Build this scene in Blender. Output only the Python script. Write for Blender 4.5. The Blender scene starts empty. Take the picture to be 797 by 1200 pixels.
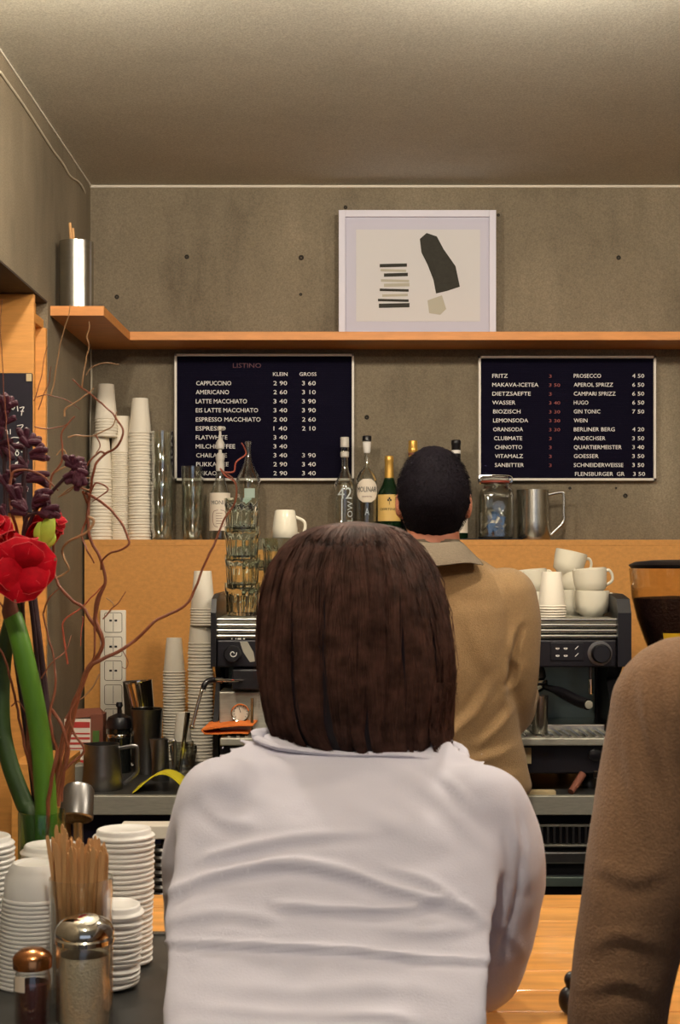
import bpy, bmesh, math, random
import numpy as np
from mathutils import Vector, Matrix, noise
random.seed(7)
PI = math.pi
SC = bpy.context.scene
COL = SC.collection
# ------------------------------------------------------------------ camera, world, light, exposure
F = 1700.0; CX = 398.5; HY = 655.0; ZC = 1.58
cam_d = bpy.data.cameras.new('camera'); cam = bpy.data.objects.new('camera', cam_d); COL.objects.link(cam)
cam.location = (0, 0, ZC); cam.rotation_euler = (PI/2, 0, 0)
cam_d.sensor_fit = 'VERTICAL'; cam_d.sensor_height = 24.0; cam_d.lens = 24.0*F/1200.0
cam_d.shift_y = (HY-600.0)/1200.0; cam_d.clip_start = .05
cam_d.dof.use_dof = True; cam_d.dof.focus_distance = 3.9; cam_d.dof.aperture_fstop = 13
SC.camera = cam
SC.view_settings.view_transform = 'Standard'; SC.view_settings.look = 'None'
SC.view_settings.gamma = 1.0; SC.view_settings.use_curve_mapping = False
SC.view_settings.exposure = 0.28
SC.cycles.max_bounces = 12; SC.cycles.transmission_bounces = 12; SC.cycles.transparent_max_bounces = 40
SC.cycles.caustics_reflective = False; SC.cycles.caustics_refractive = False
SC.cycles.sample_clamp_indirect = 4.0
W = bpy.data.worlds.new('world'); SC.world = W; W.use_nodes = True
W.node_tree.nodes['Background'].inputs[0].default_value = (.75, .68, .72, 1)
W.node_tree.nodes['Background'].inputs[1].default_value = .07
def area(name, loc, rot, sx, sy, power, col):
    d = bpy.data.lights.new(name, 'AREA'); d.shape = 'RECTANGLE'; d.size = sx; d.size_y = sy
    d.energy = power; d.color = col
    o = bpy.data.objects.new(name, d); COL.objects.link(o); o.location = loc; o.rotation_euler = rot
    return o
area('shopfront_daylight', (0.6, -2.6, 1.7), (PI/2, 0, 0), 3.6, 2.0, 10, (.66, .78, 1.0))
LAMP_STRENGTH = 470.0
LAMP_COL = (1.0, .88, .73)

def P(x, y, D):
    return Vector(((x-CX)*D/F, D, ZC+(HY-y)*D/F))
def wz(y, D): return ZC+(HY-y)*D/F
def wx(x, D): return (x-CX)*D/F

# ------------------------------------------------------------------ materials
MAT = {}
def srgb(c):
    return tuple(((v/255)/12.92 if v/255 <= .04045 else ((v/255+.055)/1.055)**2.4) for v in c)+(1,)
def mat(name, col, rough=.6, metal=0, bump=0, bscale=60, var=0, vscale=8, stretch=(1, 1, 1), spec=.5,
        trans=0, ior=1.45, emit=0, coat=0, sheen=0, aniso=0, col2=None, alpha=1, detail=4):
    m = bpy.data.materials.new(name); m.use_nodes = True
    nt = m.node_tree; b = nt.nodes['Principled BSDF']
    c = srgb(col)
    b.inputs['Base Color'].default_value = c; b.inputs['Roughness'].default_value = rough
    b.inputs['Metallic'].default_value = metal; b.inputs['Specular IOR Level'].default_value = spec
    b.inputs['Transmission Weight'].default_value = trans; b.inputs['IOR'].default_value = ior
    b.inputs['Coat Weight'].default_value = coat; b.inputs['Sheen Weight'].default_value = sheen
    b.inputs['Alpha'].default_value = alpha
    if emit:
        b.inputs['Emission Color'].default_value = c; b.inputs['Emission Strength'].default_value = emit
    tc = nt.nodes.new('ShaderNodeTexCoord'); mp = nt.nodes.new('ShaderNodeMapping')
    mp.inputs['Scale'].default_value = stretch
    nt.links.new(tc.outputs['Object'], mp.inputs['Vector'])
    if var:
        n = nt.nodes.new('ShaderNodeTexNoise'); n.inputs['Scale'].default_value = vscale
        n.inputs['Detail'].default_value = detail; n.inputs['Roughness'].default_value = .65
        nt.links.new(mp.outputs[0], n.inputs['Vector'])
        r = nt.nodes.new('ShaderNodeValToRGB')
        c2 = srgb(col2) if col2 else tuple(v*(1-var) for v in c[:3])+(1,)
        c3 = tuple(min(1, v*(1+var*.6)) for v in c[:3])+(1,)
        r.color_ramp.elements[0].position = .3; r.color_ramp.elements[1].position = .7
        r.color_ramp.elements[0].color = c2; r.color_ramp.elements[1].color = c3
        nt.links.new(n.outputs['Fac'], r.inputs['Fac']); nt.links.new(r.outputs['Color'], b.inputs['Base Color'])
    if bump:
        n2 = nt.nodes.new('ShaderNodeTexNoise'); n2.inputs['Scale'].default_value = bscale; n2.inputs['Detail'].default_value = 5
        nt.links.new(mp.outputs[0], n2.inputs['Vector'])
        bp = nt.nodes.new('ShaderNodeBump'); bp.inputs['Strength'].default_value = bump; bp.inputs['Distance'].default_value = .004
        nt.links.new(n2.outputs['Fac'], bp.inputs['Height']); nt.links.new(bp.outputs[0], b.inputs['Normal'])
    MAT[name] = m
    return m
def concrete(name, base, dark, light):
    m = bpy.data.materials.new(name); m.use_nodes = True
    nt = m.node_tree; b = nt.nodes['Principled BSDF']; b.inputs['Roughness'].default_value = .8
    b.inputs['Specular IOR Level'].default_value = .3
    tc = nt.nodes.new('ShaderNodeTexCoord')
    def nz(scale, st, det=5):
        mp = nt.nodes.new('ShaderNodeMapping'); mp.inputs['Scale'].default_value = st
        nt.links.new(tc.outputs['Object'], mp.inputs['Vector'])
        n = nt.nodes.new('ShaderNodeTexNoise'); n.inputs['Scale'].default_value = scale; n.inputs['Detail'].default_value = det
        n.inputs['Roughness'].default_value = .6
        nt.links.new(mp.outputs[0], n.inputs['Vector']); return n
    big = nz(2.2, (1, 1, .6)); streak = nz(7, (2.0, 2.0, .35)); fine = nz(230, (1, 1, 1), 2)
    def mix(f, a, c, fac=None):
        x = nt.nodes.new('ShaderNodeMix'); x.data_type = 'RGBA'
        nt.links.new(f, x.inputs[0])
        for s, v in ((6, a), (7, c)):
            if hasattr(v, 'links'): nt.links.new(v, x.inputs[s])
            else: x.inputs[s].default_value = v
        return x.outputs[2]
    def ramp(n, a, c):
        r = nt.nodes.new('ShaderNodeMapRange'); r.inputs[1].default_value = a; r.inputs[2].default_value = c
        nt.links.new(n.outputs['Fac'], r.inputs[0]); return r.outputs[0]
    c1 = mix(ramp(big, .35, .65), srgb(dark), srgb(light))
    c2 = mix(ramp(streak, .3, .72), srgb(base), c1)
    fm = nt.nodes.new('ShaderNodeMapRange'); fm.inputs[1].default_value = .3; fm.inputs[2].default_value = .7
    fm.inputs[3].default_value = .78; fm.inputs[4].default_value = 1.18
    nt.links.new(fine.outputs['Fac'], fm.inputs[0])
    v = nt.nodes.new('ShaderNodeVectorMath'); v.operation = 'SCALE'
    nt.links.new(c2, v.inputs[0]); nt.links.new(fm.outputs[0], v.inputs['Scale'])
    nt.links.new(v.outputs[0], b.inputs['Base Color'])
    bp = nt.nodes.new('ShaderNodeBump'); bp.inputs['Strength'].default_value = .25; bp.inputs['Distance'].default_value = .003
    nt.links.new(fine.outputs['Fac'], bp.inputs['Height']); nt.links.new(bp.outputs[0], b.inputs['Normal'])
    MAT[name] = m; return m
concrete('concrete', (124, 113, 93), (90, 81, 66), (146, 134, 112))
concrete('concrete_ceiling', (204, 204, 192), (194, 194, 182), (212, 212, 200))
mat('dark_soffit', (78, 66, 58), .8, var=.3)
mat('plywood', (214, 150, 76), .5, bump=.05, bscale=40, var=.16, vscale=9, stretch=(1, 1, 9))
mat('plywood_panel', (206, 146, 74), .5, bump=.08, bscale=160, var=.14, vscale=60, stretch=(1, 1, 1.6))
mat('shelf_wood', (210, 140, 72), .5, var=.15, vscale=10, stretch=(1, 6, 6))
mat('bar_wood', (222, 158, 80), .35, var=.3, vscale=5, stretch=(1, 9, 9), coat=.2)
mat('bar_wood_b', (212, 148, 72), .35, var=.3, vscale=6, stretch=(1, 8, 8), coat=.2)
mat('white_line', (205, 198, 182), .6)
mat('floor', (96, 88, 78), .5, var=.2, vscale=3)
mat('steel', (190, 188, 180), .25, 1, var=.1, vscale=4, stretch=(1, 1, 20))
mat('brushed_steel', (186, 184, 170), .5, .75, var=.15, vscale=30, stretch=(1, 8, 8))
mat('dark_steel', (134, 132, 130), .36, 1, var=.2, vscale=6)
mat('chrome', (225, 222, 214), .08, 1)
mat('black_plastic', (14, 12, 17), .4, coat=.1)
mat('black_matte', (20, 16, 22), .7)
mat('machine_black', (24, 22, 28), .4, .2)
mat('board_navy', (10, 7, 26), .9, spec=.15, bump=.1, bscale=300)
mat('board_frame', (222, 216, 204), .5)
mat('letter_white', (235, 232, 226), .6)
mat('letter_red', (150, 74, 70), .6)
mat('letter_dim_red', (78, 34, 48), .6)
mat('blackboard', (30, 26, 36), .85, var=.3, vscale=6)
mat('chalk', (225, 222, 214), .9)
mat('frame_white', (206, 204, 216), .45)
mat('mat_board', (190, 188, 202), .7)
mat('print_paper', (202, 200, 200), .8)
mat('ink', (46, 44, 36), .8, var=.3, vscale=60)
mat('ink_soft', (172, 168, 152), .8)
mat('paper_cup', (232, 224, 206), .55, spec=.3)
mat('paper_cup_rim', (222, 212, 192), .5)
mat('white_lid', (226, 224, 218), .35, spec=.4)
mat('ceramic', (226, 220, 200), .15, coat=.4)
mat('glass', (250, 255, 250), .02, trans=1, ior=1.45)
mat('thin_glass', (235, 240, 232), .03, trans=1, ior=1.25)
mat('green_glass', (30, 70, 40), .05, trans=.7, ior=1.45)
mat('dark_glass', (20, 22, 20), .08, coat=.5)
mat('vase_glass', (205, 235, 205), .03, trans=1, ior=1.2)
mat('hopper_glass', (240, 224, 196), .04, trans=1, ior=1.12)
mat('label_cream', (232, 220, 200), .6)
mat('label_gold', (222, 184, 106), .5)
mat('label_teal', (168, 188, 176), .6)
mat('label_white', (236, 232, 224), .5)
mat('gold_foil', (212, 168, 84), .35, .6)
mat('bottle_cap_white', (206, 200, 188), .4)
mat('frost_white', (200, 208, 205), .5)
mat('text_black', (24, 22, 24), .6)
mat('coffee_beans', (44, 28, 34), .45, bump=1, bscale=140, var=.5, vscale=150)
mat('yellow_label', (222, 176, 40), .5)
mat('red_rubber', (140, 60, 44), .5)
mat('yellow_cloth', (222, 206, 40), .85, bump=.3, bscale=300)
mat('orange_cloth', (226, 120, 48), .85, bump=.3, bscale=300)
mat('carton_white', (228, 220, 204), .6)
mat('carton_red', (186, 60, 54), .6)
mat('carton_brown', (120, 70, 52), .7)
mat('leaf_green', (70, 104, 40), .6)
mat('socket_white', (228, 220, 202), .4)
mat('socket_line', (96, 84, 66), .6)
mat('skin', (196, 140, 112), .5, bump=.05, bscale=200)
mat('skin_dark', (186, 120, 94), .5, bump=.05, bscale=200)
mat('eye_white', (235, 230, 225), .2)
mat('eye_iris', (60, 40, 30), .2)
mat('lips', (170, 90, 84), .5)
mat('shirt_white', (208, 205, 216), .85, bump=.12, bscale=500, sheen=.1)
mat('tan_jacket', (140, 112, 76), .95, bump=.5, bscale=420, var=.16, vscale=260, sheen=.1)
mat('collar_grey', (108, 96, 80), .95, bump=.5, bscale=420, var=.15, vscale=200)
mat('brown_sweater', (130, 98, 70), .95, bump=.5, bscale=400, var=.18, vscale=240, sheen=.1)
mat('trousers_dark', (46, 36, 38), .9, bump=.2, bscale=300, var=.2, vscale=30)
mat('jeans_blue', (52, 60, 86), .9, bump=.2, bscale=300)
mat('shoe_dark', (30, 26, 28), .5)
mat('hair_brown', (26, 17, 22), .6, var=.45, vscale=90, stretch=(1, 1, .12), spec=.35)
mat('hair_strand', (72, 47, 38), .6, var=.6, vscale=45, spec=.16, detail=2)
mat('hair_black', (16, 11, 18), .75, bump=.6, bscale=200, var=.4, vscale=120, spec=.12)
mat('petal_red', (186, 6, 28), .7, var=.4, vscale=40, spec=.15)
mat('petal_edge', (214, 74, 74), .5)
mat('petal_lime', (176, 196, 70), .5, var=.2, vscale=30)
mat('stem_green', (84, 132, 36), .5, var=.25, vscale=20, stretch=(1, 1, .2))
mat('stem_dark_green', (48, 74, 30), .5, var=.25, vscale=20)
mat('burgundy', (66, 10, 34), .7, bump=.5, bscale=200, var=.3, vscale=60)
mat('burgundy_stem', (48, 20, 26), .6)
mat('willow', (130, 72, 46), .6, var=.3, vscale=20)
mat('willow_pale', (168, 128, 88), .6, var=.3, vscale=20)
mat('willow_red', (180, 86, 60), .6, var=.2, vscale=20)
mat('stirrer_wood', (206, 158, 104), .7, var=.15, vscale=20, stretch=(3, 3, .5))
mat('sugar', (246, 232, 200), .8, bump=.6, bscale=400, var=.1, vscale=200)
mat('cocoa', (96, 44, 40), .9, bump=.4, bscale=300, var=.3, vscale=40)
mat('copper_lid', (190, 130, 84), .22, 1)
mat('tray_slate', (52, 52, 50), .35, var=.2, vscale=30)
mat('red_neon', (255, 70, 20), .4, emit=3)
mat('gauge_face', (220, 214, 196), .4)
mat('cable_white', (200, 192, 170), .5)
mat('lamp_glow', (255, 222, 176), .5)
_g = MAT['lamp_glow'].node_tree.nodes['Principled BSDF']
_g.inputs['Emission Color'].default_value = LAMP_COL+(1,); _g.inputs['Emission Strength'].default_value = LAMP_STRENGTH
mat('crate_grey', (150, 146, 132), .6)
mat('blue_dark', (18, 18, 52), .5)
mat('panel_steel_green', (112, 126, 120), .45, .8, var=.3, vscale=5)
mat('hole_dark', (40, 36, 30), .9)
mat('coin', (150, 140, 120), .35, .8)
mat('banknote_blue', (44, 78, 118), .6)
mat('beige_thing', (190, 170, 130), .6)
mat('liquid_clear', (225, 228, 220), .02, trans=1, ior=1.33)

def thin(name, tint, gloss=.10, edge=.75):
    m = bpy.data.materials.new(name); m.use_nodes = True; nt = m.node_tree; nt.nodes.clear()
    out = nt.nodes.new('ShaderNodeOutputMaterial'); mx = nt.nodes.new('ShaderNodeMixShader')
    tr = nt.nodes.new('ShaderNodeBsdfTransparent'); gl = nt.nodes.new('ShaderNodeBsdfGlossy')
    gl.inputs['Roughness'].default_value = .04; gl.inputs['Color'].default_value = (1, 1, 1, 1)
    lw = nt.nodes.new('ShaderNodeLayerWeight'); lw.inputs['Blend'].default_value = .5
    rp = nt.nodes.new('ShaderNodeMapRange'); rp.inputs[1].default_value = .25; rp.inputs[2].default_value = 1
    rp.inputs[3].default_value = gloss*.35; rp.inputs[4].default_value = min(1, gloss*4)
    c = nt.nodes.new('ShaderNodeValToRGB'); t = srgb(tint)
    c.color_ramp.elements[0].color = t; c.color_ramp.elements[1].color = tuple(q*edge for q in t[:3])+(1,)
    c.color_ramp.elements[0].position = .45
    L = nt.links.new
    L(lw.outputs['Facing'], rp.inputs[0]); L(lw.outputs['Facing'], c.inputs['Fac']); L(c.outputs[0], tr.inputs[0])
    L(rp.outputs[0], mx.inputs[0]); L(tr.outputs[0], mx.inputs[1]); L(gl.outputs[0], mx.inputs[2]); L(mx.outputs[0], out.inputs[0])
    MAT[name] = m
thin('thin_glass', (250, 251, 249), .26, .66)
thin('clear_glass', (252, 252, 250), .16, .86)
mat('rib_glass', (244, 250, 244), .03, trans=1, ior=1.42)
thin('glass', (251, 253, 250), .4, .74)
thin('vase_glass', (215, 240, 210), .12, .6)
thin('hopper_glass', (250, 244, 232), .09, .6)
# ------------------------------------------------------------------ mesh helpers
def me_from(v, f, name='m', smooth=False):
    me = bpy.data.meshes.new(name); me.from_pydata([tuple(p) for p in v], [], f); me.update()
    if smooth: me.shade_smooth()
    return me
class G:
    """collects geometry with material slots"""
    def __init__(s): s.v = []; s.f = []
    def add(s, v, f):
        o = len(s.v); s.v += [Vector(p) for p in v]; s.f += [tuple(i+o for i in q) for q in f]; return s
    def box(s, a, b, bev=0):
        (x0, y0, z0), (x1, y1, z1) = a, b
        if x0 > x1: x0, x1 = x1, x0
        if y0 > y1: y0, y1 = y1, y0
        if z0 > z1: z0, z1 = z1, z0
        if not bev:
            v = [(x, y, z) for x in (x0, x1) for y in (y0, y1) for z in (z0, z1)]
            f = [(0, 1, 3, 2), (4, 6, 7, 5), (0, 4, 5, 1), (2, 3, 7, 6), (0, 2, 6, 4), (1, 5, 7, 3)]
            return s.add(v, f)
        bm = bmesh.new(); bmesh.ops.create_cube(bm, size=1)
        for q in bm.verts:
            q.co = Vector(((x0+x1)/2+q.co.x*(x1-x0), (y0+y1)/2+q.co.y*(y1-y0), (z0+z1)/2+q.co.z*(z1-z0)))
        bmesh.ops.bevel(bm, geom=bm.edges[:], offset=bev, segments=2, affect='EDGES', profile=.5)
        return s.bm(bm)
    def bm(s, bm):
        bm.verts.index_update()
        s.add([q.co.copy() for q in bm.verts], [tuple(w.index for w in q.verts) for q in bm.faces]); bm.free(); return s
    def lathe(s, prof, n=32, c=(0, 0, 0), M=None, closed=False):
        """prof: list of (r, z); closed=True joins last ring to the first (solid of a wall)"""
        v = []; f = []; k = len(prof)
        for r, z in prof:
            for i in range(n):
                a = 2*PI*i/n; p = Vector((r*math.cos(a), r*math.sin(a), z))
                v.append((M @ p if M else p)+Vector(c))
        for j in range(k-1 if not closed else k):
            j2 = (j+1) % k
            for i in range(n):
                i2 = (i+1) % n
                f.append((j*n+i, j*n+i2, j2*n+i2, j2*n+i))
        if not closed:
            if prof[0][0] > 1e-5: f.append(tuple(reversed(range(n))))
            if prof[-1][0] > 1e-5: f.append(tuple((k-1)*n+i for i in range(n)))
        return s.add(v, f)
    def tube(s, pts, rad, n=8, cap=True, flat=None):
        pts = [Vector(p) for p in pts]
        if not hasattr(rad, '__len__'): rad = [rad]*len(pts)
        v = []; f = []; up = None
        for i, p in enumerate(pts):
            t = (pts[min(i+1, len(pts)-1)]-pts[max(i-1, 0)])
            if t.length < 1e-9: t = Vector((0, 0, 1))
            t.normalize()
            if up is None:
                up = Vector((0, 1, 0)) if abs(t.y) < .9 else Vector((1, 0, 0))
            a = (up-t*up.dot(t))
            if a.length < 1e-6: a = t.orthogonal()
            a.normalize(); b = t.cross(a); up = a
            ra = rad[i] if not hasattr(rad[i], '__len__') else rad[i][0]
            rb = rad[i] if not hasattr(rad[i], '__len__') else rad[i][1]
            for k in range(n):
                an = 2*PI*k/n
                v.append(p+b*math.cos(an)*ra+a*math.sin(an)*rb)
        for i in range(len(pts)-1):
            for k in range(n):
                k2 = (k+1) % n
                f.append((i*n+k, i*n+k2, (i+1)*n+k2, (i+1)*n+k))
        if cap:
            f.append(tuple(reversed(range(n)))); f.append(tuple((len(pts)-1)*n+k for k in range(n)))
        return s.add(v, f)
    def ball(s, c, r, n=12, m=8, rot=None):
        if not hasattr(r, '__len__'): r = (r, r, r)
        v = []; f = []
        for j in range(m+1):
            th = PI*j/m
            for i in range(n):
                ph = 2*PI*i/n
                p = Vector((r[0]*math.sin(th)*math.cos(ph), r[1]*math.sin(th)*math.sin(ph), -r[2]*math.cos(th)))
                if rot: p = rot @ p
                v.append(p+Vector(c))
        for j in range(m):
            for i in range(n):
                i2 = (i+1) % n; f.append((j*n+i, j*n+i2, (j+1)*n+i2, (j+1)*n+i))
        return s.add(v, f)
    def xf(s, M):
        s.v = [M @ p for p in s.v]; return s
    def me(s, name='m', smooth=False, angle=None):
        me = bpy.data.meshes.new(name)
        me.from_pydata([tuple(p) for p in s.v], [], s.f)
        bm = bmesh.new(); bm.from_mesh(me); bmesh.ops.remove_doubles(bm, verts=bm.verts, dist=1e-6)
        bmesh.ops.recalc_face_normals(bm, faces=bm.faces); bm.to_mesh(me); bm.free(); me.update()
        if smooth:
            me.shade_smooth()
            try: me.set_sharp_from_angle(angle=math.radians(angle or 40))
            except Exception: pass
        return me
def ob(name, me, m, parent=None, smooth=True, local=False, ang=40, **props):
    """link mesh; coordinates are world ones unless local; a child is moved into its parent's frame"""
    if isinstance(me, G): me = me.me(name, smooth, ang)
    if parent is not None and not local:
        me.transform(Matrix.Translation(-abs_loc(parent)))
    me.name = name
    o = bpy.data.objects.new(name, me); COL.objects.link(o)
    if m and not me.materials: me.materials.append(MAT[m])
    if parent is not None: o.parent = parent
    for k, v in props.items(): o[k] = v
    return o
def abs_loc(o):
    l = o.location.copy(); p = o.parent
    while p: l += p.location; p = p.parent
    return l
def thing(name, label, cat, loc=(0, 0, 0), group=None, rz=0):
    o = bpy.data.objects.new(name, None); COL.objects.link(o); o.location = loc; o.rotation_euler = (0, 0, rz)
    o.empty_display_size = .05
    tag(o, label, cat, group); return o
def tag(o, label, cat, group=None):
    o['label'] = label; o['category'] = cat
    if group: o['group'] = group
    return o
def struct(name, g, m, parent=None, smooth=False):
    o = ob(name, g, m, parent, smooth)
    if parent is None: o['kind'] = 'structure'
    return o
def copy_tree(o, parent=None):
    c = o.copy(); COL.objects.link(c)
    if parent is not None: c.parent = parent
    for ch in [q for q in o.children]: copy_tree(ch, c)
    return c
def catmull(pts, k=6):
    pts = [Vector(p) for p in pts]
    if len(pts) < 3: return pts
    q = [pts[0]*2-pts[1]]+pts+[pts[-1]*2-pts[-2]]; out = []
    for i in range(1, len(q)-2):
        for j in range(k):
            t = j/k; a, b, c, d = q[i-1], q[i], q[i+1], q[i+2]
            out.append(.5*((2*b)+(c-a)*t+(2*a-5*b+4*c-d)*t*t+(3*b-a-3*c+d)*t**3))
    out.append(pts[-1]); return out
def lerp(a, b, t): return a+(b-a)*t
def textme(s, h, width=None, ext=.0006, bold=0):
    cu = bpy.data.curves.new('t', 'FONT'); cu.body = s; cu.size = 1; cu.extrude = 0; cu.offset = bold; cu.resolution_u = 2
    o = bpy.data.objects.new('t', cu); COL.objects.link(o)
    dg = bpy.context.evaluated_depsgraph_get(); dg.update()
    me = bpy.data.meshes.new_from_object(o.evaluated_get(dg)); bpy.data.objects.remove(o); bpy.data.curves.remove(cu)
    co = np.empty(len(me.vertices)*3); me.vertices.foreach_get('co', co); co = co.reshape(-1, 3)
    if len(co) == 0: return me
    mn, mx = co.min(0), co.max(0)
    sy = h/.70; sx = sy if width is None else width/(mx[0]-mn[0])
    co[:, 0] = (co[:, 0]-mn[0])*sx; co[:, 1] *= sy
    co = np.stack([co[:, 0], np.zeros(len(co)), co[:, 1]], 1)   # faces -Y
    me.vertices.foreach_set('co', co.ravel())
    bm = bmesh.new(); bm.from_mesh(me)
    r = bmesh.ops.extrude_face_region(bm, geom=bm.faces[:])
    for e in r['geom']:
        if isinstance(e, bmesh.types.BMVert): e.co.y -= ext
    bmesh.ops.recalc_face_normals(bm, faces=bm.faces); bm.to_mesh(me); bm.free()
    me.update(); return me
def text_px(s, x, y, wpx, hpx, D, m, parent, name='lettering', ext=.0006, **kw):
    """lettering whose left end of the base line stands at the point seen at x, y"""
    me = textme(s, hpx*D/F, wpx*D/F if wpx else None, ext)
    me.transform(Matrix.Translation(P(x, y, D)))
    return ob(name, me, m, parent, False, **kw)
def wrap_text(s, r, c, z, width, h, m, parent, name='lettering'):
    """lettering laid round an upright cylinder (r, centre c) facing -Y"""
    me = textme(s, h, width, .0003)
    for v in me.vertices:
        a = (v.co.x-width/2)/r; rr = r+.0004-v.co.y
        v.co = Vector((c[0]+rr*math.sin(a), c[1]-rr*math.cos(a), z+v.co.z))
    me.update(); return ob(name, me, m, parent, False)
def band(r0, r1, z0, z1, c, a0, a1, n=16, th=.0006):
    """curved label patch on a cylinder between angles a0..a1 measured from -Y"""
    g = G(); v = []; f = []
    for k in range(2):
        for j, (r, z) in enumerate(((r0, z0), (r1, z1))):
            for i in range(n+1):
                a = lerp(a0, a1, i/n); rr = r+k*th
                v.append((c[0]+rr*math.sin(a), c[1]-rr*math.cos(a), z))
    n1 = n+1
    for i in range(n):
        f += [(2*n1+i, 2*n1+i+1, 3*n1+i+1, 3*n1+i), (i, n1+i, n1+i+1, i+1), (i, i+1, 2*n1+i+1, 2*n1+i), (n1+i, 3*n1+i, 3*n1+i+1, n1+i+1)]
    return g.add(v, f)
def remesh(gs, voxel, smooth=3):
    g = G()
    for q in gs: g.add(q.v, q.f)
    me = g.me('r'); o = bpy.data.objects.new('r', me); COL.objects.link(o)
    md = o.modifiers.new('r', 'REMESH'); md.mode = 'VOXEL'; md.voxel_size = voxel; md.adaptivity = 0
    if smooth:
        s = o.modifiers.new('s', 'SMOOTH'); s.factor = .6; s.iterations = smooth
    dg = bpy.context.evaluated_depsgraph_get(); dg.update()
    out = bpy.data.meshes.new_from_object(o.evaluated_get(dg)); bpy.data.objects.remove(o)
    out.shade_smooth(); return out

# ================================================================== SETTING
DW = 4.65; DP = 4.50; XL = -.80; ZCEIL = wz(217.5, DW)      # wall, ledge panel, left wall, ceiling
ZN = 2.284                                                   # lintel of the niche
NY0, NY1 = 2.35, 3.97
struct('floor', G().box((-3, -3, -.06), (3.2, 4.8, 0)), 'floor')
struct('ceiling', G().box((-3, -3, ZCEIL), (3.2, 4.8, ZCEIL+.1)), 'concrete_ceiling')
wb = struct('wall_back', G().box((XL-.9, DW, 0), (3.2, DW+.15, ZCEIL)), 'concrete')
for (x, y, r) in ((219, 301, .006), (353, 302, .007), (352.5, 345, .004), (137, 348, .006), (725, 302, .006), (579, 571, .006), (733, 581, .006), (722, 572, .003), (668, 572, .004), (584, 252, .004), (405, 243, .005), (430, 489, .006)):
    c = P(x, y, DW)
    M = Matrix.Rotation(PI/2, 4, 'X')
    ob('form_tie_hole', G().lathe([(r, .0), (r*1.25, .0012), (r*.9, .0022), (r*.6, .0008), (0, .0003)], 14, M=M).xf(Matrix.Translation(c+Vector((0, .0005, 0)))), 'hole_dark', wb)
g = G()
g.box((XL-.75, NY1, 0), (XL, DW, ZCEIL)); g.box((XL-.75, NY0, ZN), (XL, NY1, ZCEIL)); g.box((XL-.75, -3, 0), (XL, NY0, ZCEIL))
struct('wall_left', g, 'concrete')
g = G(); g.box((XL-.9, NY0-.1, 0), (XL-.75, DW, ZCEIL)); struct('trim_1', g, 'concrete')          # back of the niche
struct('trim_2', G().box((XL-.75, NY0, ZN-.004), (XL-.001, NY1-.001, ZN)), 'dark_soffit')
struct('wall_right', G().box((3.05, -3, 0), (3.2, DW, ZCEIL)), 'concrete')
# pale sealant lines where the ceiling meets the walls
struct('trim_3', G().box((XL, DW-.006, ZCEIL-.007), (3.05, DW, ZCEIL)), 'white_line')
struct('trim_4', G().box((XL, -3, ZCEIL-.005), (XL+.004, DW, ZCEIL)), 'white_line')

# ledge: plywood box along the back wall, its top just over eye level
ZL = wz(632.5, DP)
lg = thing('plywood_ledge', 'plywood wall panel and ledge behind the espresso machine carrying the bottles', 'ledge', (0, DP, 0))
XP0 = wx(99, DP)
ob('front_panel', G().box((XP0, DP, .95), (3.0, DP+.018, ZL-.018)), 'plywood_panel', lg, False)
ob('ledge_top', G().box((XP0, DP-.001, ZL-.018), (3.0, DW-.001, ZL), .001), 'plywood_panel', lg, False)

# tall plywood cupboard standing in the niche, chalkboard on its front
DC = 3.82
cb = thing('plywood_cupboard', 'tall orange plywood cupboard side at the left edge behind the flowers', 'cupboard', (-1.1, DC, 0))
XC = wx(39.5, DC)
ob('front_panel', G().box((-1.5, DC, 0), (XC, DC+.02, ZN-.006), .001), 'plywood', cb, False)
ob('side_panel', G().box((XC-.045, DC+.02, 0), (XC-.025, NY1-.001, ZN-.006)), 'plywood', cb, False)
ob('edge_strip', G().box((XC-.03, NY1-.022, 0), (XL-.001, NY1-.002, ZN-.075), .001), 'plywood', cb, False)
ob('top_rail', G().box((XC-.03, DC+.022, ZN-.075), (XC-.004, NY1-.002, ZN-.05), .001), 'plywood', cb, False)
bb = thing('chalkboard', 'black chalkboard with handwritten prices hanging on the plywood cupboard', 'chalkboard', P(0, 600, DC-.02))
ob('slate', G().box(P(-40, 601, DC-.004), P(37.5, 437, DC-.018), .003), 'blackboard', bb, False)
ob('corner_clip', G().box(P(31, 447, DC-.019), P(37, 438, DC-.022), .0005), 'beige_thing', bb, False)
def chalk(strokes, parent, D, name='chalk_line'):
    g = G()
    for s in strokes:
        g.tube(catmull([P(x, y, D) for x, y in s], 4), .0012, 5)
    return ob(name, g, 'chalk', parent, True)
Zb = DC-.0185
chalk([[(4, 480), (7, 477), (9, 481), (12, 476), (15, 480), (18, 476)], [(20, 475), (21, 482)]], bb, Zb)
chalk([[(23, 478), (28, 477), (26, 481), (25, 487)], [(24, 482), (28, 482)]], bb, Zb)
chalk([[(2, 504), (2, 511)], [(4, 506), (8, 504), (9, 509)], [(12, 503), (12, 509)]], bb, Zb)
chalk([[(20, 499), (27, 498), (24, 503), (23, 508)], [(28, 507), (28, 508.5)], [(31, 501), (29, 503), (31, 505), (33, 503), (31, 501)]], bb, Zb)
chalk([[(22, 518), (19, 520), (22, 523), (19, 526), (22, 527), (23, 524), (20, 521), (22, 518)], [(25, 524), (25, 525.5)]], bb, Zb)
chalk([[(5, 529), (5, 534), (8, 534), (9, 529), (10, 535)], [(20, 528), (18, 531), (20, 534), (22, 531), (20, 528)], [(25, 529), (26, 530)]], bb, Zb)
chalk([[(21, 541), (18, 543), (21, 546), (18, 548), (21, 548.5), (20, 543), (21, 541)], [(25, 541), (29, 545)], [(29, 541), (25, 546)], [(32, 541), (31, 545)]], bb, Zb)
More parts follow.
